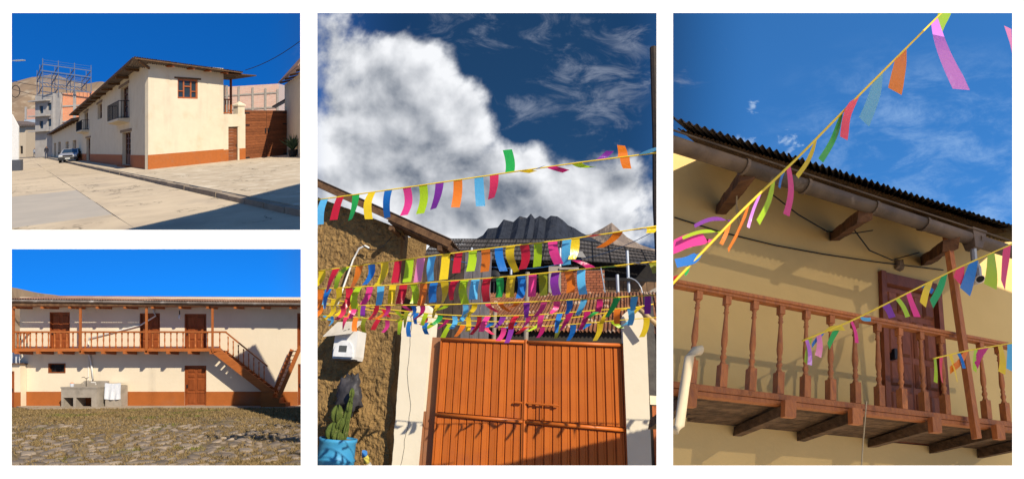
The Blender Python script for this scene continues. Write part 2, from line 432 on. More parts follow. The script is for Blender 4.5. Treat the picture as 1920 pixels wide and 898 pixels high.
def keep_tl(poly, fr=TLL):
    """cut a level polygon to the terrace: its right-hand rim and its near rim"""
    poly = clip(poly, lambda p: (lambda q: q[0] + .247 * q[1])(fr.arr([p])[0]))
    return clip(poly, lambda p: (lambda q: .013 * q[1] - (q[2] - CAMZ))(fr.arr([p])[0])) if len(poly) > 2 else poly


def slab(name, poly, z0, z1, m_, fr, parent, kind=None):
    poly = keep_tl([(a, b, z1) for a, b in poly], fr)
    if len(poly) < 3: return None
    return ob(name, MB().prism([(p[0], p[1]) for p in poly], z0, z1, 'z'), m_, fr, parent, kind=kind)


street = slab('street', [(-60, -60), (250, -60), (250, 40), (-60, 40)], -.2, -.17, mat('joint_dirt', (.16, .13, .10), bump=.2, scale=2), TLL, None, 'structure')
ub = [-34, -29.5, -25.2, -21.4, -16.4, -11, -5, 2, 10, 20, 32, 50, 80, 130]
vb = [-1.72, -4.45, -7.6, -11.0, -14.6, -19, -25, -32]
for j in range(len(vb) - 1):
    off = random.uniform(-2, 2) if j else 0
    for i in range(len(ub) - 1):
        a, b = ub[i] + off + .012 * (1 + abs(ub[i]) * .02), ub[i + 1] + off - .012
        q = [(a, vb[j + 1] + .012), (b, vb[j + 1] + .012), (b, vb[j] - .012), (a, vb[j] - .012)]
        q = [(x + random.uniform(-.012, .012), y + random.uniform(-.015, .015)) for x, y in q]
        slab('road_slab', q, -.168, -.13 + random.uniform(-.006, .006), PATCH if (j == 1 and i in (3, 4)) or (j == 2 and i == 6) else ASPH, TLL, street)
plaza = slab('pavement', [(-60, -1.55), (120, -1.0), (120, 30), (-60, 30)], -.165, 0.0, PLAZA, TLL, None, 'structure')
u = -27.0
while u < 46:
    ln = 1.25 if u < 0 else 3.0
    y1 = -1.56 + .0036 * (u + 27)
    slab('kerb_stone', [(u, y1 - .19 + random.uniform(-.02, .02)), (u + ln - .03, y1 - .19 + random.uniform(-.02, .02)), (u + ln - .03, y1), (u, y1)], -.165, .012 + random.uniform(-.02, .012), KERB, TLL, plaza)
    u += ln

house = empty('corner_house', TLR, (0, 0, 0), 'two storey cream corner house with terracotta base and dark eaves', 'house')
wl = MB().facade(0, 5.59, -.3, 6.88, [(1.99, 3.5, 4.57, 5.9)], depth=.25)
wl.facade(5.59, 7.57, -.4, 3.5, [(6.02, 7.02, -.4, 2.55)], depth=.22)
ob('wall', wl, CREAM, TLR, house)
wl = MB().facade(0, 46.2, -.3, 6.88, [(6.3, 10.1, .1, 2.62), (7.3, 10.9, 3.7, 6.25), (22.4, 25.8, 4.5, 6.05), (35.0, 39.0, 3.75, 6.0), (32.6, 36.7, .1, 2.75)], depth=.5, thick=.02)
wl.v = [(x + .03 if abs(x) < 1e-6 else x, y + .004, z) for x, y, z in wl.v]
ob('wall', wl, CREAM, TLL, house)
# painted base band
ob('base_band', MB().facade(-.012, 5.6, -.35, .92, y=-.012, thick=.02).facade(5.6, 7.58, -.4, .86, [(6.02, 7.02, -.4, .86)], y=-.012, depth=.02, thick=.02), TERRA, TLR, house)
ob('base_band', MB().facade(-.01, 46.2, -.35, .90, [(6.3, 10.1, .1, .90), (32.6, 36.7, .1, .90)], y=-.02, depth=.03, thick=.03), TERRA, TLL, house)
ob('door_step', MB().box(6.1, 10.3, -.35, .1, -.1, .1), TERRA, TLL, house)
# gable window with red wood frame
wi = empty('window', TLR, (2.7, .1, 4.57), parent=house)
fm = MB()
for a, b, c, d in ((1.99, 3.5, 4.57, 4.68), (1.99, 3.5, 5.8, 5.9), (1.99, 2.07, 4.68, 5.8), (3.38, 3.5, 4.68, 5.8), (2.42, 2.5, 4.68, 5.8), (2.95, 3.03, 4.68, 5.8), (2.07, 2.42, 5.06, 5.12), (3.03, 3.38, 5.06, 5.12), (2.5, 2.95, 5.38, 5.46)):
    fm.box(a, b, .04, .14, c, d)
ob('frame', fm, WOODR, TLR, wi)
for a, b, c, d in ((2.07, 2.42, 4.68, 5.06), (2.07, 2.42, 5.12, 5.8), (3.03, 3.38, 4.68, 5.06), (3.03, 3.38, 5.12, 5.8), (2.5, 2.95, 4.68, 5.38), (2.5, 2.95, 5.46, 5.8)):
    ob('pane', MB().box(a, b, .10, .12, c, d), GLASS, TLR, wi)
ob('lintel', MB().box(1.76, 3.72, -.04, .2, 5.9, 6.02), WOODD, TLR, house)
# side door with boards
GATEW = mat('hardwood_boards', (.25, .082, .027), (.14, .044, .017), rough=.55, scale=3, st=(.5, .5, 6), bump=.15, rnd=.22, spec=.35)
dr = empty('door', TLR, (6.5, .15, 0), parent=house)
ob('frame', MB().box(6.02, 6.1, .1, .2, -.3, 2.55).box(6.86, 7.02, .1, .2, -.3, 2.55).box(6.1, 6.86, .1, .2, 2.42, 2.55), WOODD, TLR, dr)
for k in range(12):
    z = -.3 + k * .226; ob('board', MB().box(6.1, 6.86, .12, .18, z + .006, z + .22, .01), GATEW, TLR, dr)
ob('handle', MB().box(6.78, 6.82, .08, .12, 1.0, 1.2), IRON, TLR, dr)
# street side: doors, window, balconies
SASH = mat('brown_sash', (.17, .07, .03), (.11, .045, .02), rough=.6, scale=2, bump=.1)
LINT = mat('grey_lintel_wood', (.24, .17, .11), (.17, .12, .08), rough=.9, scale=2, bump=.2)


def glazed(u0, u1, z0, z1, nx, nz, y=.3, low=0.0):
    e = empty('door' if low else 'window', TLL, ((u0 + u1) / 2, y, z0), parent=house)
    t = (u1 - u0) * .05; fm = MB(); h = z0 + (z1 - z0) * low
    for i in range(nx + 1):
        x = u0 + (u1 - u0 - t) * i / nx; fm.box(x, x + t, y - .05, y + .05, z0, z1)
    for j in range(nz + 1):
        z = h + (z1 - h - .07) * j / nz; fm.box(u0, u1, y - .04, y + .04, z, z + .07)
    if low: fm.box(u0, u1, y - .02, y + .03, z0, h)
    ob('frame', fm, SASH, TLL, e)
    ob('pane', MB().box(u0, u1, y + .02, y + .03, h, z1), GLASS, TLL, e)
    return e


glazed(6.3, 10.1, .1, 2.62, 3, 4, low=.3); glazed(7.3, 10.9, 3.7, 6.25, 2, 4, low=.2); glazed(22.4, 25.8, 4.5, 6.05, 2, 2); glazed(35.0, 39.0, 3.75, 6.0, 2, 3, low=.2); glazed(32.6, 36.7, .1, 2.75, 2, 3, low=.5)
for a, b, z in ((5.9, 10.9, 2.66), (6.9, 11.6, 6.28), (22, 26.3, 6.08), (34.4, 39.6, 6.03), (32, 37.3, 2.78)): ob('lintel', MB().box(a, b, -.05, .1, z, z + .2), LINT, TLL, house)
for a, b, z, zt in ((6.9, 12.6, 3.5, 4.95), (33.8, 41.0, 3.6, 4.9)):
    e = empty('balcony', TLL, ((a + b) / 2, -.4, z), parent=house)
    ob('slab', MB().prism([(-.72, z), (-.72, z + .16), (.05, z + .16), (.05, z - .18)], a, b, 'x'), CREAM, TLL, e)
    rl = MB()
    for zz in (z + .22, zt): rl.tube([(a, 0, zz), (a, -.68, zz), (b, -.68, zz), (b, 0, zz)], .03, 5)
    n = 16
    for i in range(n + 1):
        x = a + (b - a) * i / n; rl.tube([(x, -.68, z + .16), (x, -.68, zt)], .018, 4)
    for i in range(4): rl.tube([(a, -.17 * i, z + .16), (a, -.17 * i, zt)], .018, 4); rl.tube([(b, -.17 * i, z + .16), (b, -.17 * i, zt)], .018, 4)
    ob('railing', rl, IRON, TLL, e)
# roof: corrugated sheets over both sides, rafters under them
ROOFD = mat('old_corrugated_iron', (.15, .11, .085), (.09, .07, .06), rough=.7, scale=1, bump=.1, rnd=.15)
rf = empty('roof', TLR, (2, 0, 6.9), parent=house)
for i in range(6):
    a, b = -1.35 + i * 1.33, -1.35 + (i + 1) * 1.33 + .05; za, zb = 6.90 - .042 * a, 6.90 - .042 * b
    ob('roof_sheet', MB().corr((a, -.86, za), (b, -.86, zb), (a + .6, .9, za - .32), (b + .6, .9, zb - .32), 9, .028), ROOFD, TLR, rf)
ob('fascia', MB().beam((-1.3, -.80, 6.86), (6.62, -.80, 6.53), .05, .07), WOODD, TLR, rf)
for i in range(11):
    a, b = -.35 + i * 4.5, -.35 + (i + 1) * 4.5 + .1; za, zb = 7.03 - .0135 * a, 7.03 - .0135 * b
    ob('roof_sheet', MB().corr((a, -.92, za), (b, -.92, zb), (a, 1.2, za - .15), (b, 1.2, zb - .15), 12, .03), ROOFD, TLL, rf)
ob('fascia', MB().beam((-.3, -.86, 6.97), (49, -.86, 6.36), .1, .16), WOODD, TLL, rf)
for u in (1.25, 2.72, 4.0, 5.4): ob('rafter', MB().beam((u, -.70, 6.66 - .04 * u), (u, .1, 6.72 - .03 * u), .12, .13), WOODR, TLR, rf)
for i in range(11):
    u = 3.2 + i * 4.1; ob('rafter', MB().beam((u, -.82, 6.78 - .012 * u), (u, .1, 6.75 - .006 * u), .35, .16), WOODD, TLL, rf)
ob('corner_brace', MB().beam((-1.0, -.7, 6.75), (.05, -.02, 6.45), .1, .14), WOODD, TLR, rf)
# rear veranda seen past the gable
vr = empty('veranda', TLR, (6.6, 1.2, 3.5), parent=house)
ob('wall', MB().box(5.9, 7.0, 2.6, 2.8, 3.3, 6.6), CREAM, TLR, vr)
ob('post', MB().box(7.14, 7.27, 1.15, 1.28, 3.4, 6.45), WOODR, TLR, vr)
for z in (4.66, 3.62): ob('rail', MB().box(5.8, 7.3, 1.17, 1.24, z, z + .09), WOODR, TLR, vr)
for k in range(5): ob('baluster', MB().box(5.95 + k * .24, 6.02 + k * .24, 1.18, 1.23, 3.7, 4.67), WOODR, TLR, vr)
ob('eave', MB().box(5.7, 8.2, -.5, 2.6, 6.42, 6.5), WOODD, TLR, vr)

# yard gate and its pillars
def pillar(name, u0, u1, y0, y1, z1, fr, label):
    e = empty(name, fr, ((u0 + u1) / 2, y0, 0), label, 'pillar', 'yard gate pillars')
    ob('shaft', MB().box(u0, u1, y0, y1, -.4, z1), CREAM, fr, e)
    m2 = MB(); a, b = u0 - .06, u1 + .06; c, d = y0 - .06, y1 + .06; mu, my = (a + b) / 2, (c + d) / 2
    m2.box(a, b, c, d, z1 - .003, z1 + .1); m2.add([(a, c, z1 + .1), (b, c, z1 + .1), (b, d, z1 + .1), (a, d, z1 + .1), (mu, my, z1 + .38)], [(0, 1, 4), (1, 2, 4), (2, 3, 4), (3, 0, 4)])
    ob('cap', m2, CREAM, fr, e)
    return e


p_ = pillar('gate_pillar', 6.9, 7.52, .02, .55, 4.12, TLR, 'cream gate pillar with pointed cap beside the side door')
p2_ = pillar('gate_pillar', 12.25, 13.1, -.25, .5, 3.95, TLR, 'cream gate pillar in shade right of the wooden yard gate')
gt = empty('yard_gate', TLR, (9.8, .3, 0), 'tall double yard gate of dark horizontal hardwood boards', 'gate')
for s, (a, b) in enumerate(((7.6, 9.86), (9.9, 12.2))):
    lf = empty('gate_leaf', TLR, ((a + b) / 2, .3, 0), parent=gt)
    for k in range(19):
        z = -.25 + k * .213; ob('board', MB().box(a, b, .22, .28, z + .005, z + .208, .008), GATEW, TLR, lf)
    ob('stile', MB().box(a, b, .285, .33, -.2, 3.75), WOODD, TLR, lf)
    for z in (.05, 2.6, 3.55):
        x = a if s == 0 else b - .55; ob('hinge', MB().box(x, x + .55, .19, .225, z, z + .09), IRON, TLR, lf)
    ob('handle', MB().box((b - .16) if s == 0 else a + .08, (b - .08) if s == 0 else a + .16, .15, .22, 1.95, 2.35), IRON, TLR, lf)

# house beyond the gate at the right
n_ = empty('neighbour_house', TL, (-12, 44, 0), 'cream house at right edge beyond the wooden yard gate', 'house')
ob('wall', MB().prism([(-12.55, 42.4), (-8.2, 33), (-10.4, 42.4)], -.4, 6.15, 'z'), CREAM, TL, n_)
RFN = mat('clay_roof', (.34, .19, .12), (.25, .14, .09), scale=2, bump=.3)
ob('roof', MB().add([(-13.2, 42.6, 6.28), (-8.75, 32.6, 6.28), (-8.2, 33.0, 7.35), (-11.3, 42.6, 7.35), (-13.2, 42.6, 6.38), (-8.75, 32.6, 6.38), (-8.2, 33.0, 7.45), (-11.3, 42.6, 7.45)], [(0, 1, 2, 3), (4, 5, 6, 7), (0, 1, 5, 4), (1, 2, 6, 5), (3, 0, 4, 7)]), RFN, TL, n_)
for t in (.1, .35, .6, .85): x, y = -12.9 + 4.4 * t, 42.3 - 9.4 * t; ob('rafter', MB().beam((x - .15, y - .1, 6.2), (x + .9, y + .3, 6.45), .14, .16), WOODD, TL, n_)
ob('lean_to_roof', MB().prism([(-13.6, 4.2), (-12.5, 4.75), (-12.5, 4.87), (-13.6, 4.3)], 42.2, 43.4), ROOFD, TL, n_)
pot = empty('potted_plant', TL, (-10.15, 36.4, 0), 'dark spiky potted plant at the right edge by the yard gate', 'plant')
ob('pot', MB().lathe(-10.15, 36.4, [(.22, 0), (.3, .1), (.36, .55), (.32, .55)], 10), DARK, TL, pot)
lv = MB()
for k in range(70):
    t = random.uniform(0, 6.28); L = random.uniform(.7, 1.5); tilt = random.uniform(.1, .9)
    d = np.array((math.cos(t) * math.sin(tilt), math.sin(t) * math.sin(tilt), math.cos(tilt))); s_ = np.cross(d, (.3, .9, .1)) * .06; b0 = np.array((-10.15, 36.4, .5))
    lv.add([b0 - s_, b0 + s_, b0 + d * L * .6 + s_ * .7, b0 + d * L - (0, 0, .12), b0 + d * L * .6 - s_ * .7], [(0, 1, 2, 4), (4, 2, 3)])
ob('leaves', lv, mat('dark_green_leaf', (.035, .06, .025), (.02, .04, .015), bump=0), TL, pot)

# brick block behind the yard
bb = empty('brick_building', TL, (-22, 60, 0), 'unplastered pink brick block with concrete columns behind the yard gate', 'building')
ob('wall', MB().box(-25.2, -18.5, 60, 66, 0, 8.2), bricky('pale_brick', (.55, .27, .18), (.62, .36, .25), (.52, .42, .33), .55, .5, .16), TL, bb)
for x in (-24.95, -23.47, -21.73, -20.13, -18.62): ob('column', MB().box(x - .12, x + .12, 59.9, 60.0, 0, 8.35 - (x + 25) * .13), CONC, TL, bb)
for z in (7.0, 5.2): ob('beam', MB().box(-25.2, -18.5, 59.93, 59.99, z, z + .18), CONC, TL, bb)
ob('side_wall', MB().box(-25.9, -25.2, 59.5, 60.5, 0, 8.4), mat('dark_plaster', (.12, .10, .09), bump=.1), TL, bb)

# lower wing of the street front, further down
lh = empty('low_house', TLL, (70, 0, 0), 'low cream row house with dark eaves past the parked car', 'house')
ob('wall', MB().facade(46.6, 118, -.3, 5.55, [(52, 58, .1, 2.9), (66, 73, .1, 2.9), (86, 94, .1, 3.2), (102, 110, .1, 3.2)], y=.12, depth=.6, thick=2), CREAM, TLL, lh)
ob('base_band', MB().facade(46.6, 64, -.3, .95, [(52, 58, .1, .95)], y=.06, thick=.06, depth=.05), mat('brown_dado', (.28, .13, .07), bump=.1), TLL, lh)
for a, b, h in ((52, 58, 2.9), (66, 73, 2.9), (86, 94, 3.2), (102, 110, 3.2)): ob('shutter', MB().box(a, b, .4, .5, .1, h), LINT, TLL, lh)
ob('roof', MB().prism([(-.9, 5.5), (-.9, 5.75), (4, 6.6), (4, 6.4)], 45.8, 119, 'x'), ROOFD, TLL, lh)
for i in range(12): ob('rafter', MB().beam((49 + i * 5.5, -.8, 5.42), (49 + i * 5.5, .2, 5.5), .5, .2), WOODD, TLL, lh)

# unfinished block with roof-top steel frame
ub_ = empty('unfinished_building', TL, (-90, 122, 0), 'unfinished grey and brick block with steel frame on its roof', 'building')
ob('brick_wall', MB().box(-93, -82.2, 120, 128, 1, 15.6), bricky('orange_brick', (.66, .17, .06), (.72, .24, .10), (.55, .33, .2), .28, .5, .17), TL, ub_)
BG = mat('grey_render', (.36, .33, .29), (.30, .27, .24), scale=.4, bump=.1)
sub = Fr(TL.arr([(-93, 119.9, 0)])[0], TL.vec(-.97, .243, 0), TL.vec(.243, .97, 0), TL.vec(0, 0, 1))
ob('street_wall', MB().facade(-1.9, 6.2, 0, 15.8, [(1.0, 2.2, z, z + 1.9) for z in (7.6, 11.6)] + [(3.6, 4.8, z, z + 1.9) for z in (7.2, 11.0)], depth=.3, thick=2), BG, sub, ub_)
for z in (6.4, 10.2, 14.0): ob('balcony_slab', MB().box(1.2, 7.0, -1.2, 0, z - .1 * 0, z + .3), BG, sub, ub_)
for z in (7.6, 11.6): ob('window', MB().box(1.0, 2.2, .25, .3, z, z + 1.9), GLASS, sub, ub_)
for z in (7.2, 11.0): ob('window', MB().box(3.6, 4.8, .25, .3, z, z + 1.9), GLASS, sub, ub_)
for x in (-93.0, -87.9, -82.4): ob('column', MB().box(x - .35, x + .35, 119.8, 119.98, 1, 16.0 - (x + 93) * .02), BG, TL, ub_)
for z in (4.6, 8.4, 12.2): ob('floor_beam', MB().box(-93, -82.2, 119.85, 119.97, z, z + .35), BG, TL, ub_)
sf = empty('steel_frame', TL, (-90, 122, 16), parent=ub_)
SB = mat('blue_grey_steel', (.12, .155, .23), (.10, .13, .19), rough=.6, bump=0)
zt = lambda x, y: 24.4 - (x + 95) * .20 - (y - 119) * .12
sk_ = lambda x, y, z: (x - .95 * (y - 119), y, z)
for x in (-95.2, -91.3, -87.3, -83.2):
    for y in (119, 124, 129): ob('post', MB().beam(sk_(x, y, 15.4), sk_(x, y, zt(x, y)), .12, .12), SB, TL, sf)
for zz in (-1.4, -3.0, -6.8):
    for y in (119, 124, 129): ob('beam', MB().beam(sk_(-95.3, y, zt(-95.2, y) + zz), sk_(-83.1, y, zt(-83.2, y) + zz), .14, .24), SB, TL, sf)
    for x in (-95.2, -91.3, -87.3, -83.2): ob('beam', MB().beam(sk_(x, 119, zt(x, 119) + zz), sk_(x, 129, zt(x, 129) + zz), .14, .24), SB, TL, sf)
for k in range(9): ob('purlin', MB().beam(sk_(-95.3, 119 + k * 1.25, zt(-95.2, 119 + k * 1.25) - 2.9), sk_(-83.1, 119 + k * 1.25, zt(-83.2, 119 + k * 1.25) - 2.9), .1, .12), SB, TL, sf)
for k in range(12): ob('strut', MB().beam(sk_(-95 + k, 119, zt(-95 + k, 119) - 6.8), sk_(-94.5 + k, 129, zt(-95 + k, 129) - 3), .08, .1), SB, TL, sf)
for zz in (-.3, -.9): ob('rail', MB().beam((-95.3, 119, zt(-95.2, 119) + zz), (-83.1, 119, zt(-83.2, 119) + zz), .05, .05), SB, TL, sf)

# end of the street
fh = empty('far_house', TL, (-137, 160, 0), 'distant cream house with brown eaves at the end of the street', 'house')
ob('wall', MB().facade(-139.5, -133.6, -1, 10.4, [(-137.8, -136.6, 5.5, 7.5), (-135.6, -134.6, 1, 3.6)], y=160, depth=.5, thick=6), mat('tan_plaster', (.50, .40, .28), bump=.1), TL, fh)
ob('roof', MB().prism([(-140, 10.3), (-132.8, 10.1), (-132.8, 10.6), (-139, 12.2)], 158.5, 167), ROOFD, TL, fh)
for a in ((-137.8, -136.6, 5.5, 7.5), (-135.6, -134.6, 1, 3.6)): ob('window', MB().box(a[0], a[1], 160.4, 160.5, a[2], a[3]), DARK, TL, fh)
ft = empty('far_tower_house', TL, (-148, 185, 0), 'distant narrow house with a red brick water tank housing on top', 'house')
ob('wall', MB().facade(-156, -146.5, -1, 14, [(-153, -151.6, 9, 12), (-149.6, -148.2, 9, 12), (-153, -151.6, 4, 6.5)], y=186, depth=.5, thick=6), mat('pale_blue_plaster', (.36, .40, .44), bump=.1), TL, ft)
ob('tank_housing', MB().box(-155, -151.5, 186.2, 189, 14, 18), bricky('far_brick', (.5, .2, .12), (.55, .25, .15), (.45, .35, .28), .3), TL, ft)
for x in (-155.4, -151.2): ob('column', MB().box(x - .3, x + .3, 185.9, 186.4, 14, 19), BG, TL, ft)
for a, b in ((-153, 9), (-149.6, 9), (-153, 4)): ob('window', MB().box(a, a + 1.4, 186.3, 186.4, b, b + 2.8), GLASS, TL, ft)
wb = empty('white_corner_house', TL, (-39, 45, 0), 'white wall corner with dark grey base at the left edge of the street', 'building')
ob('wall', MB().prism([(-40.5, .9), (-38.28, .9), (-38.28, 4.0), (-38.9, 5.2), (-40.5, 5.4)], 45, 45.1), mat('white_render', (.7, .69, .66), bump=.1), TL, wb)
ob('base', MB().box(-40.5, -38.0, 44.9, 45.2, -.4, .9), mat('dark_grey_base', (.08, .085, .1), bump=.1), TL, wb)
lp = empty('street_lamp', TL, (-53, 60, 0), 'street lamp arm reaching in from the left edge', 'street lamp')
ob('pole', MB().tube([(-53.6, 60, -.2), (-53.6, 60, 12.9)], .09, 8), STEEL, TL, lp)
ob('arm', MB().tube([(-53.6, 60, 12.8), (-52.6, 60, 13.05), (-51.3, 60, 13.05)], .05, 6), STEEL, TL, lp)
ob('lamp_head', MB().box(-51.5, -50.3, 59.8, 60.2, 12.97, 13.1), STEEL, TL, lp)
rg = MB(); rg.tube([(-51.4 + .55 * math.cos(t * .5236), 60, 9.2 + .75 * math.sin(t * .5236)) for t in range(13)], .05, 5, False)
ob('cable_coil', rg, IRON, TL, label='round coil of black cable hanging at the left edge', cat='cable coil')
for i, (a, b) in enumerate((((-52, 60, 9.6), (-97, 125, 15.5)), ((-52, 60, 10.6), (-90, 119, 17)), ((-17, 45, 8.0), (-9.9, 40, 9.9)))):
    ob('wire', MB().tube([np.array(a) + (np.array(b) - a) * t - np.array((0, 0, 1.2 * 4 * t * (1 - t) * .3)) for t in np.linspace(0, 1, 9)], .035, 4), IRON, TL,
       label=('black wire from the cable coil to the brick block', 'upper black wire running towards the rooftop steel frame', 'thin wire crossing the sky right of the gable')[i], cat='wire', group='overhead street wires')


def ridge(name, fr, pts, yb, label_mat, drop, n=60, rough=1.0, near=.82, seed=0, rows_=16, **kw):
    """a mountain: skyline through pts at depth yb, slopes coming towards the viewer"""
    mb = MB(); rows = rows_; xs = [p[0] for p in pts]; zs = [p[1] for p in pts]
    for j in range(rows):
        t = j / (rows - 1)
        for i in range(n):
            x = xs[0] + (xs[-1] - xs[0]) * i / (n - 1); z = float(np.interp(x, xs, zs))
            q = Vector((x * 11 / (xs[-1] - xs[0]) + t * 1.7 + seed, t * 8, seed))
            h = (mnoise.fractal(q, .75, 2.1, 7) * .5) * rough * (xs[-1] - xs[0]) * .045 * (.25 + t)
            mb.v.append((x, yb * (1 - (1 - near) * t) + h * 2, z - drop * t ** .8 + h * (1 if j else .8)))
    for j in range(rows - 1):
        for i in range(n - 1):
            a = j * n + i; mb.f.append((a, a + 1, a + n + 1, a + n))
    return ob(name, mb, label_mat, fr, **kw)


HILL = mat('dry_brown_hill', (.23, .155, .095), (.17, .115, .07), scale=.02, bump=.5, bs=.12, c3=(.32, .25, .17), s3=.05, t3=(.5, .7))
ridge('hill', TL, [(-420, 62), (-345, 60), (-329, 63.4), (-311, 64.6), (-302, 60), (-284, 55), (-271, 56.4), (-255, 50), (-230, 44), (-205, 36)], 400, HILL, 60, 90, 1.0, near=.72, kind='structure')


# people, car
def person(fr, base, sc, top, legs, skin, hair, label, stride=.18, turn=0.0):
    P_ = {'pel': (0, 0, .95), 'ch': (0, 0, 1.3), 'nk': (0, 0, 1.48), 'hd': (0, -.02, 1.62), 'ht': (0, 0, 1.74),
          'lh': (-.09, 0, .9), 'lk': (-.1, -stride * .6, .5), 'la': (-.1, -stride * 1.0 + .05, .08), 'lf': (-.1, -stride - .12, .04),
          'rh': (.09, 0, .9), 'rk': (.1, stride * .2, .5), 'ra': (.1, stride, .1), 'rf': (.1, stride - .14, .04),
          'ls': (-.18, 0, 1.42), 'le': (-.23, .05, 1.15), 'lw': (-.22, -.08, .92), 'rs': (.18, 0, 1.42), 'relb': (.23, -.03, 1.15), 'rw': (.22, -.16, .93)}
    E_ = [('pel', 'ch'), ('ch', 'nk'), ('nk', 'hd'), ('hd', 'ht'), ('pel', 'lh'), ('lh', 'lk'), ('lk', 'la'), ('la', 'lf'), ('pel', 'rh'), ('rh', 'rk'), ('rk', 'ra'), ('ra', 'rf'),
          ('nk', 'ls'), ('ls', 'le'), ('le', 'lw'), ('nk', 'rs'), ('rs', 'relb'), ('relb', 'rw')]
    rad = {'pel': .15, 'ch': .16, 'nk': .07, 'hd': .095, 'ht': .07, 'lh': .1, 'lk': .065, 'la': .045, 'lf': .04, 'rh': .1, 'rk': .065, 'ra': .045, 'rf': .04, 'ls': .07, 'le': .05, 'lw': .035, 'rs': .07, 'relb': .05, 'rw': .035}
    ks = list(P_); c, s_ = math.cos(turn), math.sin(turn); b = np.array(base)
    vs = [b + sc * np.array((P_[k][0] * c - P_[k][1] * s_, P_[k][0] * s_ + P_[k][1] * c, P_[k][2])) for k in ks]
    v = fr.arr(vs); o0 = fr.arr([base])[0]; S = np.linalg.norm(fr.M[:, 2]) * sc
    me = bpy.data.meshes.new('person'); me.from_pydata([tuple(a) for a in v - o0], [(ks.index(a), ks.index(b_)) for a, b_ in E_], [])
    o = bpy.data.objects.new('person', me); COL.objects.link(o); link(o, o0, None)
    m_ = o.modifiers.new('skin', 'SKIN'); sv = me.skin_vertices[0].data
    for i, k in enumerate(ks): sv[i].radius = (rad[k] * S, rad[k] * S)
    sv[0].use_root = True
    o.modifiers.new('sub', 'SUBSURF').levels = 1; o.modifiers['sub'].render_levels = 1
    mm = bpy.data.materials.new('clothes'); mm.use_nodes = True; n = NT(mm.node_tree)
    z = n.sep(n.N.new('ShaderNodeTexCoord').outputs['Object'])[2]
    cc = n.mix(n.m('GREATER_THAN', z, .93 * S), legs, top); cc = n.mix(n.m('GREATER_THAN', z, 1.5 * S), cc, skin); cc = n.mix(n.m('GREATER_THAN', z, 1.66 * S), cc, hair)
    n.put(n.N['Principled BSDF'].inputs[0], cc); n.N['Principled BSDF'].inputs['Roughness'].default_value = .9; me.materials.append(mm)
    return tag(o, label, 'person')


person(TL, (-79.2, 100, -.12), 1.5, (.02, .02, .03), (.03, .035, .06), (.2, .1, .06), (.01, .01, .01), 'person in dark clothes walking behind the parked car', .24, .5)
person(TL, (-116, 142, -.12), 1.5, (.25, .27, .3), (.04, .05, .08), (.2, .1, .06), (.01, .01, .01), 'distant person in a pale top on the far street', .1, .2)
mo = empty('motorcycle', TL, (-108, 136, 0), 'dark three wheeled motorcycle taxi far down the street', 'motorcycle')
ob('cabin', MB().prism([(-109.8, .5), (-106.6, .5), (-106.4, 1.6), (-107.2, 3.1), (-109.4, 3.1), (-109.9, 1.8)], 135, 138.5), mat('navy_paint', (.02, .03, .07), rough=.4, bump=0), TL, mo)
for x in (-109.4, -107, -108.2): ob('wheel', MB().tube([(x - .12, 135.2, .45), (x + .12, 135.2, .45)], .5, 10), DARK, TL, mo)

CARF = Fr(TL.arr([(-47.6, 64.2, -.12)])[0], TL.vec(1.05, .12, 0) * 1.28, TL.vec(-.55, .95, 0) * 1.28, TL.vec(0, 0, 1.22))
SILVER = mat('silver_paint', (.52, .50, .47), (.50, .48, .45), rough=.3, metal=.5, bump=0, spec=.5)
car = empty('parked_car', CARF, (0, 0, 0), 'silver parked hatchback facing the viewer beside the row house', 'car')
side = [(-2.0, .35), (-2.05, .62), (-1.95, .82), (-.95, .98), (-.25, 1.42), (1.1, 1.45), (1.75, .98), (2.05, .92), (2.1, .4)]
bm_ = MB(); n = len(side)
for x in (-.82, .82):
    for y, z in side: bm_.v.append((x * (.80 if z > 1.3 else 1.0), y, z))
bm_.f += [tuple(range(n)), tuple(range(2 * n - 1, n - 1, -1))] + [(i, (i + 1) % n, n + (i + 1) % n, n + i) for i in range(n)]
ob('body', bm_, SILVER, CARF, car)
ob('windscreen', MB().quad((-.70, -.92, 1.02), (.70, -.92, 1.02), (.60, -.29, 1.405), (-.60, -.29, 1.405)), GLASS, CARF, car)
for s in (-1, 1):
    ob('side_window', MB().add([(s * .835, -.7, 1.0), (s * .835, 1.45, 1.0), (s * .69, 1.0, 1.40), (s * .69, -.2, 1.38)], [(0, 1, 2, 3)]), GLASS, CARF, car)
    ob('headlight', MB().box(s * .62 - .16, s * .62 + .16, -2.07, -1.98, .66, .8), mat('lamp_glass', (.6, .6, .58), rough=.15, bump=0), CARF, car)
    ob('mirror', MB().box(s * .95 - .1, s * .95 + .1, -.72, -.6, .98, 1.1), DARK, CARF, car)
    for y in (-1.3, 1.35):
        wh = ob('wheel', MB().tube([(s * .66, y, .3), (s * .86, y, .3)], .31, 14), DARK, CARF, car); ob('rim', MB().tube([(s * .855, y, .3), (s * .875, y, .3)], .18, 10), STEEL, CARF, wh)
ob('bumper', MB().box(-.84, .84, -2.14, -2.0, .3, .58), mat('dark_plastic', (.03, .03, .03), bump=0), CARF, car)
ob('grille', MB().box(-.44, .44, -2.08, -2.0, .67, .79), DARK, CARF, car)
ob('number_plate', MB().box(-.22, .22, -2.16, -2.13, .38, .5), mat('plate', (.6, .6, .55), bump=0), CARF, car)
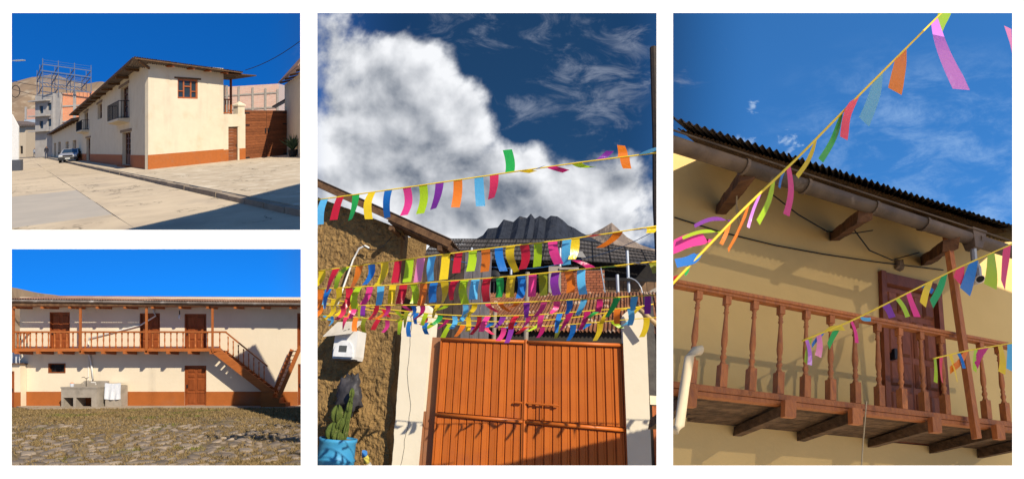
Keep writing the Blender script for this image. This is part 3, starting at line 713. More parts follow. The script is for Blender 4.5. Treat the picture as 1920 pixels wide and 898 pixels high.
# ------------------------------------------------------------------ PLACE 2: courtyard house with wooden balcony
DIRT = mat('courtyard_dirt', (.19, .13, .07), (.26, .19, .10), rough=1, scale=1.5, bump=.6, bs=6, c3=(.12, .09, .05), s3=1.1, t3=(.5, .68))
STONE = mat('cobble_stone', (.25, .195, .14), (.17, .13, .095), rough=.9, scale=3, bump=.5, bs=9, rnd=.35, c3=(.11, .09, .075), s3=1.0, t3=(.55, .75))
ex_l = lambda y: 18.98 - .872 * (21.95 + y)
ex_r = lambda y: 18.98 - .245 * (21.95 + y)
court = ob('courtyard', MB().add([(ex_l(-14.2), -14.2, 0), (ex_r(-14.2), -14.2, 0), (ex_r(1), 1, 0), (ex_l(1), 1, 0), (ex_l(-14.2), -14.2, -.3), (ex_r(-14.2), -14.2, -.3), (ex_r(1), 1, -.3), (ex_l(1), 1, -.3)],
           [(0, 1, 2, 3), (7, 6, 5, 4), (0, 4, 5, 1), (1, 5, 6, 2), (2, 6, 7, 3), (3, 7, 4, 0)]), DIRT, BL, kind='structure')
ob('apron', MB().prism([(ex_l(-1.6) + 1, -1.75), (6, -1.1), (9, -1.0), (ex_r(-1), -.95), (ex_r(0), .1), (ex_l(0) + .1, .1)], 0, .05, 'z'), mat('apron_concrete', (.38, .31, .23), (.31, .25, .18), rough=.95, scale=2, bump=.3, bs=14), BL, court)
# stones set in the ground, thicker towards the viewer
st_src = []
rs = random.Random(5)
for k in range(9):
    m_ = MB(); n = rs.choice((7, 8, 9)); a0 = rs.uniform(0, 6)
    ring = [(math.cos(a0 + 6.283 * i / n) * rs.uniform(.75, 1.05), math.sin(a0 + 6.283 * i / n) * rs.uniform(.6, .95)) for i in range(n)]
    hh = rs.uniform(.03, .055); tl = (rs.uniform(-.03, .03), rs.uniform(-.03, .03))
    for sc, z in ((1.0, -.03), (.96, hh * .55), (.78, hh * .9)): m_.v += [(x * sc, y * sc, z + tl[0] * x + tl[1] * y) for x, y in ring]
    m_.v.append((0, 0, hh))
    for j in range(2): m_.f += [(j * n + i, j * n + (i + 1) % n, (j + 1) * n + (i + 1) % n, (j + 1) * n + i) for i in range(n)]
    m_.f += [(2 * n + i, 2 * n + (i + 1) % n, 3 * n) for i in range(n)]
    m_.sm = True
    st_src.append(m_)
meshes = []
placed = []
y = -13.9
while y < -1.9:
    ww = ex_r(y) - ex_l(y); d = .36 + .10 * (y + 14) / 12
    x = ex_l(y) + rs.uniform(0, .3)
    while x < ex_r(y) - .1:
        f_ = (x - ex_l(y)) / ww
        den = mnoise.noise(Vector((x * .42 + 3, y * .33, 2.2))) + (-y - 6.5) * .085 + (.25 if .42 < f_ < .60 else 0) - (.35 if f_ < .4 and y > -9 else 0) + rs.uniform(-.25, .25)
        if den > .0: placed.append((x + rs.uniform(-.1, .1), y + rs.uniform(-.12, .12), d * rs.uniform(.2, .66)))
        x += d * rs.uniform(.85, 1.25)
    y += d * .72
placed.sort(key=lambda p: p[1])
protos = []
for i, (x, y, r_) in enumerate(placed[:330]):
    if i < 27:
        m_ = MB(); src = st_src[i % 9]; q = (.09, .145, .2)[i // 9]
        m_.v = [(vx * q * 1.15 + x, vy * q + y, vz * (.7 + q)) for vx, vy, vz in src.v]; m_.f = src.f; m_.sm = True
        protos.append((ob('stone', m_, STONE, BL, court), x, y, q))
    else:
        c = min(rs.sample(protos, 7), key=lambda p: abs(p[3] - r_ * .62))
        o = inst(c[0], BL, (x - c[1], y - c[2], rs.uniform(-.008, .012)), court)
        o.rotation_euler.z = rs.uniform(-.35, .35)
# dry grass
gm = MB()
rg_ = random.Random(11)
for k in range(80000):
    y = -14.1 + 13.1 * rg_.random() ** 1.35
    x = ex_l(y) + (ex_r(y) - ex_l(y)) * rg_.random()
    q = mnoise.noise(Vector((x * .42 + 3, y * .33, 2.2))) * .6 + mnoise.noise(Vector((x * 1.7, y * 1.7, 5))) * .5
    if q > rg_.uniform(-.25, .7) + (.15 if y > -5 else -.28): continue
    h = rg_.uniform(.025, .085) * (1.0 if y > -8 else .8); a = rg_.uniform(0, 6.28); wd = rg_.uniform(.006, .016) * (1.0 if y < -8 else 1.5); l = rg_.uniform(.3, 1.1) * h
    ca, sa = math.cos(a), math.sin(a); b_ = rg_.uniform(0, 6.28)
    gm.v += [(x - ca * wd, y - sa * wd, .0), (x + ca * wd, y + sa * wd, .0), (x + math.cos(b_) * l, y + math.sin(b_) * l, h)]
    gm.f.append((len(gm.v) - 3, len(gm.v) - 2, len(gm.v) - 1))
GRASS = mat('dry_grass', (.27, .18, .078), (.17, .12, .048), rough=1, scale=9, bump=0, c3=(.14, .14, .03), s3=.75, t3=(.54, .66))
ob('dry_grass', gm, GRASS, BL, label='short dry grass growing between the courtyard stones', cat='grass', kind='stuff')

bh = empty('courtyard_house', BL, (7, 0, 0), 'long two storey cream house with wooden balcony and stairs', 'house')
DW = [(1.73, 2.66, 2.52, 4.32), (5.85, 6.78, 2.52, 4.27), (7.9, 8.9, 2.52, 4.24), (13.05, 13.9, 2.5, 4.27), (7.9, 8.9, .06, 1.88), (13.08, 13.9, .06, 1.95)]
WN = (1.68, 2.46, 1.54, 1.98)
ob('wall', MB().facade(.37, 14.0, -.1, 5.0, DW + [WN], depth=.16, thick=.3), CREAM2, BL, bh)
ob('base_band', MB().facade(.365, 13.08, -.1, .69, [(7.9, 8.9, .06, .69)], y=-.012, depth=.02, thick=.02), TERRA, BL, bh)
DOORW = mat('chestnut_door', (.27, .07, .018), (.20, .05, .013), rough=.5, scale=4, st=(3, 1, .6), bump=.08, rnd=.1)


def panel_door(fr, parent, u0, u1, z0, z1, y, cols, rows, m_=None, hand=1):
    m_ = m_ or DOORW
    e = empty('door', fr, ((u0 + u1) / 2, y, z0), parent=parent)
    t = (u1 - u0) * .06
    ob('frame', MB().box(u0, u0 + t, y - .1, y + .02, z0, z1).box(u1 - t, u1, y - .1, y + .02, z0, z1).box(u0 + t, u1 - t, y - .1, y + .02, z1 - t, z1), m_, fr, e)
    ob('leaf', MB().box(u0 + t, u1 - t, y - .03, y + .03, z0 + .01, z1 - t - .004), m_, fr, e)
    w_ = (u1 - u0 - 2 * t) / cols; zz = z0 + .05
    tot = z1 - t - z0 - .1
    for r_ in rows:
        h = tot * r_
        for c in range(cols): ob('panel', MB().box(u0 + t + c * w_ + w_ * .12, u0 + t + (c + 1) * w_ - w_ * .12, y - .055, y - .028, zz + tot * .02, zz + h - tot * .02, w_ * .06), m_, fr, e)
        zz += h
    x = u0 + t * 1.6 if hand < 0 else u1 - t * 1.6
    ob('handle', MB().box(x - .02, x + .02, y - .1, y - .05, z0 + (z1 - z0) * .44, z0 + (z1 - z0) * .52), IRON, fr, e)
    return e


for i, (a, b, c, d) in enumerate(DW[:3]): panel_door(BL, bh, a, b, c, d, .12, 2, (.30, .36, .34), hand=(-1 if i != 0 else -1))
panel_door(BL, bh, *DW[3], .12, 2, (.3, .36, .34)); panel_door(BL, bh, *DW[4], .12, 2, (.36, .36, .14, .14), hand=-1); panel_door(BL, bh, *DW[5], .12, 2, (.36, .36, .28), hand=-1)
wi = empty('window', BL, (2.07, .1, 1.54), parent=bh)
a, b, c, d = WN
ob('frame', MB().box(a, b, -.02, .1, c, c + .05).box(a, b, -.02, .1, d - .04, d).box(a, a + .06, -.02, .1, c + .05, d - .04).box(b - .04, b, -.02, .1, c + .05, d - .04), DOORW, BL, wi)
for k in range(5): ob('bar', MB().tube([(a + .14 + k * .125, .05, c + .04), (a + .14 + k * .125, .05, d - .03)], .008, 5), IRON, BL, wi)
ob('crossbar', MB().tube([(a + .05, .05, 1.76), (b - .03, .05, 1.76)], .008, 5), IRON, BL, wi)
ob('pane', MB().box(a, b, .12, .14, c, d), DARK, BL, wi)
# balcony
ORW = mat('orange_varnished_wood', (.42, .125, .028), (.33, .095, .022), rough=.45, scale=6, st=(.6, 2, 3), bump=.08, rnd=.1, spec=.4)
bc = empty('balcony', BL, (5.6, -1.2, 2.5), parent=bh)
for k in range(11): ob('floor_board', MB().box(.77, 9.885, -.72 + k * .0655, -.658 + k * .0655, 2.522, 2.556), ORW, BL, bc)
ob('front_beam', MB().box(.72, 9.90, -.80, -.725, 2.491, 2.634), ORW, BL, bc)
for k in range(10):
    x = .92 + k * .952; ob('joist', MB().box(x - .06, x + .06, -.86, .02, 2.378, 2.518), ORW, BL, bc)
for x in (.792, 3.744, 6.649, 9.553): ob('post', MB().box(x - .045, x + .045, -.86, -.805, 2.44, 4.57), ORW, BL, bc)
ob('handrail', MB().box(.77, 10.13, -.82, -.70, 3.31, 3.382), ORW, BL, bc)
ob('side_rail', MB().box(.77, .84, -.7, .02, 3.31, 3.382), ORW, BL, bc)
PROF = [(.034, 0), (.034, .12), (.018, .14), (.028, .18), (.018, .21), (.024, .26), (.033, .36), (.022, .47), (.019, .50), (.030, .53), (.018, .56), (.034, .59), (.034, .66)]
b0 = None
for k in range(34):
    x = .934 + k * .2699
    if min(abs(x - q) for q in (3.744, 6.649, 9.553)) < .07: continue
    if b0 is None:
        m_ = MB().lathe(x, -.76, [(r_, 2.634 + z * 1.024) for r_, z in PROF], 8); m_.sm = True; b0 = ob('baluster', m_, ORW, BL, bc); bx0 = x
    else: inst(b0, BL, (x - bx0, 0, 0), bc)
for k in range(4): inst(b0, BL, (.805 - bx0, .12 + k * .17, 0), bc)
# stairs down
sr = empty('stairs', BL, (11.2, -1, .6), parent=bh)
for y in (-.76, -.20): ob('stringer', MB().prism([(9.527, 2.419), (9.936, 2.522), (12.261, .72), (12.261, .58), (11.88, .58)], y - .03, y + .03), ORW, BL, sr)
for k in range(10): x = 9.936 + k * .227; z = 2.36 - k * .176; ob('tread', MB().box(x - .06, x + .2, -.72, -.24, z - .02, z + .02), ORW, BL, sr)
ob('handrail', MB().beam((10.09, -.76, 3.351), (11.954, -.76, 1.835), .07, .06), ORW, BL, sr)
for k in range(8):
    x = 10.21 + k * .227; inst(b0, BL, (x - bx0, 0, 3.30 - (x - 10.09) * .813 - 3.36), sr)
ob('base_block', MB().box(11.69, 12.23, -.88, -.1, 0, .68).box(12.23, 12.50, -.875, -.1, 0, .45).box(12.50, 12.77, -.87, -.1, 0, .22), TERRA, BL, sr)
s2 = empty('stairs', BL, (12.8, -.5, .6), parent=bh)
ob('stringer', MB().beam((12.02, -.28, .5), (12.9, -.28, 2.6), .06, .16, (-1, 0, .4)), ORW, BL, s2)
ob('stringer', MB().beam((12.46, -.82, .46), (13.42, -.82, 2.72), .06, .17, (-1, 0, .4)), ORW, BL, s2)
for k in range(11):
    t = (k + .5) / 11; a = np.array((12.02, -.28, .5)) + np.array((.88, 0, 2.1)) * t; b = np.array((12.46, -.82, .5)) + np.array((.9, 0, 2.1)) * t
    ob('tread', MB().beam(a, b, .19, .03, (0, 0, 1)), ORW, BL, s2)
# roof
RUST = mat('rusty_corrugated_iron', (.33, .17, .11), (.25, .13, .085), rough=.75, scale=1.4, bump=.15, rnd=.15, c3=(.42, .27, .19), s3=2.0, t3=(.5, .7))
rf = empty('roof', BL, (6.5, 0, 4.7), parent=bh)
nsh = 15
for k in range(nsh):
    a = -.95 + k * 1.01; b = a + 1.03; zl = lambda x: 4.80 - .0125 * x; zr = lambda x: 5.21 - .006 * x - (.22 * max(0, .9 - x))
    for j in range(2):
        t0, t1 = j * .5, (j + 1) * .5 + (.02 if j == 0 else 0)
        P_ = lambda x, t: (x, -.97 + 1.97 * t, zl(x) + (zr(x) - zl(x)) * t + .012 * j)
        ob('roof_sheet', MB().corr(P_(a, t0), P_(b, t0), P_(a, t1), P_(b, t1), 9, .018, 5), RUST, BL, rf)
gmt = mat('weathered_gutter', (.24, .20, .17), (.14, .11, .09), rough=.6, scale=3, bump=.2, c3=(.4, .36, .32), s3=3, t3=(.55, .7), rnd=.2)
for k in range(8): a = -.6 + k * 1.82; ob('gutter', MB().tube([(a, -1.0, 4.70 - .012 * a), (a + 1.80, -1.0, 4.70 - .012 * (a + 1.80))], .054, 8), gmt, BL, rf)
ob('eave_board', MB().box(-.4, 14.1, -.96, -.92, 4.47, 4.65), WOODD, BL, rf)
ob('wall_plate', MB().box(.5, 14.0, -.87, -.79, 4.44, 4.55), ORW, BL, rf)
for k in range(11):
    x = .9 + k * 1.21; ob('rafter', MB().beam((x, -.93, 4.42), (x, .05, 4.52), .11, .13), ORW, BL, rf)
ob('soffit', MB().box(-.2, 14.1, -.9, .0, 4.68, 4.71), WOODD, BL, rf)

# pipe running along the wall
pp = MB().tube([(6.52, -.05, 4.5), (6.52, -.05, 4.3), (6.62, -.06, 4.14), (5.96, -.06, 3.73), (4.89, -.06, 3.45), (3.58, -.06, 3.12), (3.55, -.06, 2.95), (3.58, -.06, 2.4), (3.70, -.06, 1.80), (3.76, -.06, 1.25)], .035, 8); pp.sm = True
ob('drain_pipe', pp, PVC, BL, label='white plastic pipe slanting down the wall behind the balcony', cat='pipe')
ob('water_pipe', MB().tube([(3.53, -.04, 2.40), (3.53, -.04, 1.15)], .016, 6), PVC, BL, label='thin white upright water pipe above the concrete sink', cat='pipe')
bu = empty('light_bulb', BL, (7.83, -.3, 4.1), 'bare white bulb hanging under the eave beside the middle door', 'light bulb')
m_ = MB().lathe(7.83, -.3, [(.02, 4.16), (.05, 4.1), (.065, 4.04), (.04, 3.98), (.01, 3.965)], 10); m_.sm = True
ob('bulb', m_, mat('white_glass', (.8, .8, .78), rough=.2, bump=0), BL, bu); ob('socket', MB().lathe(7.83, -.3, [(.022, 4.16), (.024, 4.24), (.02, 4.36)], 8), IRON, BL, bu)
# sink
sk = empty('concrete_sink', BL, (3.6, -.5, 0), 'grey concrete wash sink with two open bays against the wall', 'sink')
yf, yb_ = -.80, -.14
ob('base', MB().facade(2.87, 4.42, .04, .86, [(2.97, 3.40, .04, .46), (3.52, 4.20, .04, .46)], y=yf, depth=.6, thick=.65), CONC, BL, sk)
ob('top', MB().box(2.85, 4.45, yf - .02, yf + .12, .86, .93).box(2.85, 2.95, yf + .12, yb_, .86, .93).box(4.3, 4.45, yf + .12, yb_, .86, .93).box(2.95, 4.3, yf + .12, yb_, .80, .82), CONC, BL, sk)
ob('side', MB().box(4.421, 4.44, yf + .002, yb_, .04, .86), CONC, BL, sk)
ob('splash_back', MB().box(3.40, 4.50, -.16, -.06, .86, 1.18).box(2.86, 3.395, -.158, -.07, .86, 1.05), CONC, BL, sk)
tp = MB().tube([(3.55, -.2, .95), (3.55, -.2, 1.28), (3.50, -.28, 1.36), (3.44, -.34, 1.33)], .014, 6).tube([(3.55, -.2, 1.30), (3.68, -.2, 1.34)], .012, 5); tp.sm = True
ob('tap', tp, IRON, BL, sk)
ob('drain', MB().tube([(3.72, -.1, 1.25), (3.74, -.14, 1.12), (3.95, -.14, 1.10), (3.96, -.14, 1.0)], .03, 7), PVC, BL, sk)
bk = empty('bucket', BL, (3.2, -.6, .93), 'small white bucket of oranges on the sink', 'bucket')
ob('pail', MB().lathe(3.22, -.62, [(.07, .93), (.085, 1.08), (.088, 1.085), (.07, 1.07)], 12), mat('white_bucket', (.62, .64, .68), bump=0, rough=.4), BL, bk)
for k in range(5): m_ = MB().lathe(3.22 + .04 * math.cos(k * 1.3), -.62 + .04 * math.sin(k * 1.3), [(.005, 1.06), (.03, 1.07), (.034, 1.09), (.02, 1.115), (.003, 1.12)], 8); m_.sm = True; ob('orange', m_, mat('orange_peel', (.7, .22, .02), bump=0, rough=.5), BL, bk)
ob('concrete_block', MB().box(4.62, 5.34, -.52, -.06, .04, .98), CONC, BL, label='plain grey concrete block under the hanging towel', cat='block')
tw = MB(); nu, nv = 18, 14
for j in range(nv):
    for i in range(nu):
        s_, t = i / (nu - 1), j / (nv - 1); y = -.54 - .05 * abs(math.sin(s_ * 7 + t * 2.2)) * t - .02 * math.sin(s_ * 19) * t
        tw.v.append((4.62 + .72 * s_, y, 1.10 - .72 * t - .03 * math.sin(s_ * 3.1)))
tw.f = [(j * nu + i, j * nu + i + 1, (j + 1) * nu + i + 1, (j + 1) * nu + i) for j in range(nv - 1) for i in range(nu - 1)]
k0 = len(tw.v); tw.v += [(4.62, -.1, 1.08), (5.34, -.1, 1.08)]; tw.f.append((0, nu - 1, k0 + 1, k0)); tw.sm = True
ob('towel', tw, mat('white_towel', (.70, .70, .70), (.6, .62, .66), rough=1, scale=14, bump=.3, bs=60), BL, label='white patterned towel draped over the concrete block', cat='towel')
# left end: outbuilding, hill
sh = empty('outbuilding', BL, (.3, -.3, 0), 'low cream outbuilding with brown door at the left edge', 'building')
ob('wall', MB().facade(-.6, .68, 0, 1.93, [(-.2, .42, 0, 1.62)], y=-.35, depth=.1, thick=.33), CREAM2, BL, sh)
panel_door(BL, sh, -.2, .42, .02, 1.62, -.28, 1, (.5, .5))
ob('base_band', MB().box(.425, .70, -.37, -.34, 0, .68), TERRA, BL, sh)
ob('roof', MB().box(-.7, .75, -.5, -.02, 1.93, 1.98), WOODD, BL, sh)
ob('shed_wall', MB().box(-1.2, .35, .3, .9, 0, 2.55), mat('blue_white_shed', (.34, .42, .55), (.6, .6, .6), scale=2, bump=.1), BL, label='small blue and white shed past the left end of the house', cat='shed')
ridge('hill', BL, [(-11.5, 5.3), (-6, 6.25), (-3.44, 6.15), (-2.3, 5.9), (-.9, 5.7), (.5, 5.45), (3, 4.9)], 4, HILL, 5, 50, .5, near=.8, seed=3, kind='structure')
# ------------------------------------------------------------------ PLACE 3: the gate under the bunting
FC = {k: plastic('film_' + k, c) for k, c in dict(cyan=(.12, .50, .85), red=(.62, .02, .05), green=(.03, .45, .09), yellow=(.85, .62, .02), blue=(.02, .20, .65), pink=(.85, .06, .30),
      lime=(.45, .68, .02), purple=(.26, .04, .40), orange=(.85, .22, .02), olive=(.30, .33, .02), magenta=(.55, .02, .16), rose=(.85, .05, .14), violet=(.72, .25, .90), lightpink=(.95, .30, .55)).items()}
CORD = mat('yellow_tape', (.80, .58, .04), (.70, .48, .03), rough=.5, bump=0)
FS = {}


def flag(fr, e, p, sd, w_, L, lean, col, curl=0., twist=0., out=0., taper=1.0, n=7):
    p = np.array(p, float); sd = np.array(sd, float); yv = np.array((0, 1., 0)); m_ = MB()
    for i in range(n + 1):
        s_ = i / n
        c = p + np.array((0, 0, -1.)) * L * s_ + sd * lean * s_ ** 1.4 + yv * (out * s_ + curl * math.sin(math.pi * s_ * 1.15)) + sd * curl * .5 * math.sin(math.pi * s_)
        tw = twist * s_; wv = (sd * math.cos(tw) + yv * math.sin(tw)) * w_ / 2 * (1 + (taper - 1) * s_)
        m_.v += [tuple(c - wv), tuple(c + wv + np.array((0, 0, .12 * w_ * math.sin(tw) * s_)))]
    m_.f = [(2 * i, 2 * i + 1, 2 * i + 3, 2 * i + 2) for i in range(n)]; m_.sm = True
    return ob('flag', m_, FC[col], fr, e)


def polyat(pts, t):
    """point and direction at x-fraction t of a polyline"""
    seg = [np.linalg.norm(np.array(b) - a) for a, b in zip(pts, pts[1:])]; d = t * sum(seg)
    for (a, b), l in zip(zip(pts, pts[1:]), seg):
        if d <= l or b is pts[-1]: return np.array(a) + (np.array(b) - a) * d / l, (np.array(b) - a) / l
        d -= l


def atx(pts, x):
    for a, b in zip(pts, pts[1:]):
        if x <= b[0] or b is pts[-1]:
            t = (x - a[0]) / (b[0] - a[0]); return np.array(a) + (np.array(b) - a) * t, (np.array(b) - np.array(a)) / np.linalg.norm(np.array(b) - a)


def smooth_line(pts, n=28):
    xs = [p[0] for p in pts]; out = []
    for x in np.linspace(xs[0], xs[-1], n):
        out.append((x, float(np.interp(x, xs, [p[1] for p in pts])), float(np.interp(x, xs, [p[2] for p in pts]))))
    for k in range(2):
        out = [out[0]] + [tuple((np.array(out[i - 1]) + 2 * np.array(out[i]) + np.array(out[i + 1])) / 4) for i in range(1, len(out) - 1)] + [out[-1]]
    return out


def bunting(fr, pts, label, r_=.0075, grp='bunting strings over the gate'):
    e = empty('bunting_string', fr, pts[0], label, 'bunting', grp)
    sp = smooth_line(pts); m_ = MB().tube(sp, r_, 5); m_.sm = True
    ob('cord', m_, CORD, fr, e)
    return e, sp


rb = random.Random(3)
PAL = ['cyan', 'red', 'lime', 'orange', 'blue', 'yellow', 'pink', 'green', 'purple', 'magenta', 'rose', 'olive']


def row(fr, pts, label, items, k, x0px, w_=.13):
    """items: (x, colour, drop, lean, curl, twist)"""
    e, sp = bunting(fr, pts, label)
    for x, c, L, ln, cu, tw in items:
        p, d = atx(sp, x)
        flag(fr, e, p, d, w_ * rb.uniform(.92, 1.08), L, ln, c, cu, tw, rb.uniform(-.06, .06))
    return e


# top string, nearest the viewer
S1 = [(-.138, -5.2, 3.313), (1.003, -5.2, 3.397), (2.139, -5.2, 3.487), (2.994, -5.2, 3.552), (3.656, -5.2, 3.587)]
xs1 = [(-1.30, 'cyan', .47, -.02), (-1.00, 'red', .43, -.05), (-.71, 'green', .46, -.03), (-.41, 'yellow', .47, -.02), (-.12, 'blue', .46, .0), (.20, 'pink', .47, -.02), (.48, 'lime', .47, -.03), (.76, 'purple', .47, -.05),
       (1.06, 'orange', .44, -.03), (1.40, 'cyan', .50, .05), (1.64, 'rose', .42, -.02), (1.88, 'green', -.40, -.05), (2.50, 'magenta', .14, .22), (2.86, 'lime', .07, .22), (3.18, 'purple', -.14, .16), (3.50, 'orange', -.15, -.02), (3.53, 'orange', .17, .03), (3.78, 'cyan', -.03, .20), (2.12, 'blue', .02, .26), (2.02, 'yellow', .05, .22)]
row(CC, S1, 'topmost bunting string crossing in front of the clouds', [(float(np.interp(x, (-1.443, .177, 1.792, 3.007, 3.948), [q[0] for q in S1])), c, L * .70, ln * .7, rb.uniform(-.04, .04), rb.uniform(-.7, .7)) for x, c, L, ln in xs1], 0, 0, .095)
S2 = [(-.482, -4.4, 2.627), (.703, -4.4, 2.755), (1.741, -4.4, 2.871), (2.867, -4.4, 2.978), (3.724, -4.4, 3.093)]
c2 = 'yellow red lime orange blue yellow red lime lightpink cyan yellow red lime orange blue yellow red lime pink cyan'.split()
ro2 = []
px2s = [604, 632, 652, 676, 698, 722, 747, 769, 791, 813, 838, 862, 887, 911, 937, 960, 985, 1011, 1038, 1064]
for c, p in zip(c2, px2s):
    x = float(np.interp(p, [595, 750, 900, 1080, 1231], [q[0] for q in S2])); ln = -.16 if p < 660 else (-.07 if p < 730 else (.10 if 930 < p < 970 or 1030 < p < 1050 else -.01))
    ro2.append((x, c, rb.uniform(.38, .46) * (.9 if ln < -.1 else 1), ln, rb.uniform(-.07, .07), rb.uniform(-.9, .9)))
for p, c, L, ln in ((1078, 'yellow', .36, -.05), (1095, 'red', .02, .22), (1125, 'lime', -.02, .2), (1160, 'orange', .20, -.28), (1192, 'blue', .0, .14), (1222, 'yellow', .12, -.04)):
    ro2.append((float(np.interp(p, [595, 750, 900, 1080, 1231], [q[0] for q in S2])), c, L, ln, .03, .6))
row(CC, S2, 'second bunting string from the top below the mountain', [(a, b, c * .715, d * .715, e_ * .7, f_) for a, b, c, d, e_, f_ in ro2], 0, 0, .103)
S3 = [(-.685, -4.0, 2.464), (.652, -4.0, 2.53), (2.082, -4.0, 2.63), (3.041, -4.0, 2.722), (3.755, -4.0, 2.796)]
c3 = 'orange blue yellow red lime pink cyan yellow red lime orange blue yellow red lime cyan red green yellow blue pink olive purple orange cyan'.split()
px3 = [601, 618, 637, 656, 676, 696, 716, 738, 757, 776, 796, 817, 836, 857, 875, 895, 916, 938, 959, 978, 1000, 1020, 1044, 1067, 1091]
ro3 = [(float(np.interp(p, [595, 760, 960, 1110, 1231], [q[0] for q in S3])), c, rb.uniform(.36, .44), (-.06 if p < 700 else 0) + rb.uniform(-.04, .04), rb.uniform(-.07, .07), rb.uniform(-1.0, 1.0)) for c, p in zip(c3, px3)]
for p, c, L, ln in ((1108, 'magenta', -.16, -.25), (1128, 'green', .03, .2), (1150, 'yellow', .02, .2), (1180, 'blue', .0, .2), (1206, 'pink', .0, .18), (1226, 'olive', .22, .02)):
    ro3.append((float(np.interp(p, [595, 760, 960, 1110, 1231], [q[0] for q in S3])), c, L, ln, .03, .6))
row(CC, S3, 'third bunting string in front of the brick wall and rusty roof', [(a, b, c * .713, d * .713, e_ * .7, f_) for a, b, c, d, e_, f_ in ro3], 0, 0, .103)


def rnd_row(pts, label, n, lmin, lmax, seed, w_=.09, lean=-.06):
    rr = random.Random(seed); it = []
    for i in range(n):
        x = pts[0][0] + (pts[-1][0] - pts[0][0]) * (i + .5 + rr.uniform(-.25, .25)) / n
        k = rr.random()
        it.append((x, PAL[(i * 5 + rr.choice((0, 0, 3, 7))) % len(PAL)], rr.uniform(lmin, lmax) * (1 if k < .8 else .45), lean + rr.uniform(-.08, .06) if k < .8 else rr.choice((-.15, .12)), rr.uniform(-.05, .05), rr.uniform(-1.1, 1.1)))
    return row(CC, pts, label, it, 0, 0, w_)


S4 = [(-.889, -3.6, 2.304), (.846, -3.6, 2.323), (2.311, -3.6, 2.382), (3.786, -3.6, 2.48)]
S5 = [(-1.096, -3.3, 2.503), (-.101, -3.3, 2.327), (.944, -3.3, 2.24), (1.586, -3.3, 2.228), (2.283, -3.3, 2.255), (2.973, -3.3, 2.324), (3.591, -3.3, 2.381)]
S6 = [(-1.829, -2.0, 2.407), (-.158, -2.0, 2.332), (.396, -2.0, 2.316), (1.134, -2.0, 2.269), (1.583, -2.0, 2.263), (1.983, -2.0, 2.264), (2.699, -2.0, 2.324), (3.684, -2.0, 2.444), (4.6, -2.0, 2.52), (6.2, -2.0, 2.60)]
S7 = [(-1.262, -3.0, 2.464), (.225, -3.0, 2.277), (1.488, -3.0, 2.197), (2.254, -3.0, 2.213), (2.972, -3.0, 2.302), (3.818, -3.0, 2.481)]
rnd_row(S4, 'fourth bunting string from the top, level with the pillar tops', 26, .15, .25, 21, .078, -.05)
rnd_row(S5, 'sagging bunting string just above the gate, its middle lower than its ends', 26, .16, .26, 22, .075, -.05)
rnd_row(S6, 'lowest bunting string hanging over the top edge of the gate', 36, .18, .30, 23, .088, -.04)
rnd_row(S7, 'tangled bunting string with flat flags above the left pillar', 15, .06, .16, 24, .065, -.1)

# gate
GO = mat('gate_orange_paint', (.47, .118, .013), (.43, .103, .012), rough=.42, scale=2.5, bump=.05, spec=.35, c3=(.36, .09, .022), s3=1.3, t3=(.52, .8), rnd=.12, streak=.5, sc4=2.0)
ga = empty('metal_gate', CC, (1.8, 0, 0), 'orange painted corrugated metal double gate with sliding bolt', 'gate')
for s, (a, b) in enumerate(((.06, 1.76), (1.86, 3.60))):
    lf = empty('gate_leaf', CC, ((a + b) / 2, 0, 0), parent=ga)
    n = 11; wd = (b - a) / n
    ob('backing_sheet', MB().box(a, b, .03, .045, -.6, 2.22), GO, CC, lf)
    for k in range(n):
        x = a + k * wd
        m_ = MB()
        for z0_, z1_ in ((-.6, .70), (.80, 2.20)):
            m_.prism([(x + .004, .03), (x + .012, -.004), (x + wd * .66, -.004), (x + wd * .69, .004), (x + wd * .72, -.004), (x + wd - .018, -.004), (x + wd - .008, .03)], z0_, z1_, 'z')
        ob('slat', m_, GO, CC, lf)
    for z in (2.25, .75): r_ = MB().tube([(a - .02, -.025, z), (b + .02, -.025, z)], .035, 8); r_.sm = True; ob('rail', r_, GO, CC, lf)
    ob('stile', MB().box(a - .03, a, -.03, .05, -.6, 2.28).box(b, b + .03, -.03, .05, -.6, 2.28), GO, CC, lf)
ob('centre_post', MB().tube([(1.81, -.02, -.6), (1.81, -.02, 2.30)], .03, 8), GO, CC, ga)
bo = empty('bolt', CC, (2.1, -.06, 1.08), parent=ga)
ob('rod', MB().tube([(1.86, -.06, 1.09), (2.45, -.06, 1.085)], .018, 8), GO, CC, bo); ob('keeper', MB().tube([(1.62, -.06, 1.09), (1.76, -.06, 1.09)], .02, 8), GO, CC, bo)
ob('handle', MB().tube([(2.15, -.06, 1.08), (2.16, -.07, .62)], .008, 6), GO, CC, bo)
for x in (1.92, 2.05, 2.38): ob('bracket', MB().box(x - .03, x + .03, -.07, 0, 1.05, 1.12), GO, CC, bo)
# pillars
WP = mat('cream_painted_pillar', (.72, .64, .49), (.69, .61, .46), rough=.9, scale=2, bump=.12, bs=10, c3=(.60, .51, .38), s3=1, t3=(.6, .8))
pl = empty('gate_pillar', CC, (-.5, 0, 0), 'cream gate pillar with cracked face left of the orange gate', 'pillar', 'orange gate pillars')
m_ = MB(); nz = 26
out = []
for j in range(nz + 1):
    z = -.7 + (2.62 + .7) * j / nz; xl = -.80 - .07 * (z + .3) / 2.8 + .025 * mnoise.noise(Vector((z * 4, 1, 0))); out.append((xl, z))
poly = out + [(-.72, 2.80), (-.52, 2.98), (-.36, 3.0), (-.20, 2.80), (-.20, 2.60), (-.24, -.7)]
m_.prism(poly, -.03, .42)
ob('shaft', m_, WP, CC, pl)
cr = MB(); zz = -.3; x = -.62; q = [(x, -.031, zz)]
while zz < 2.75: zz += .12; x += rb.uniform(-.035, .03) + .012 * 0; q.append((x, -.031, zz))
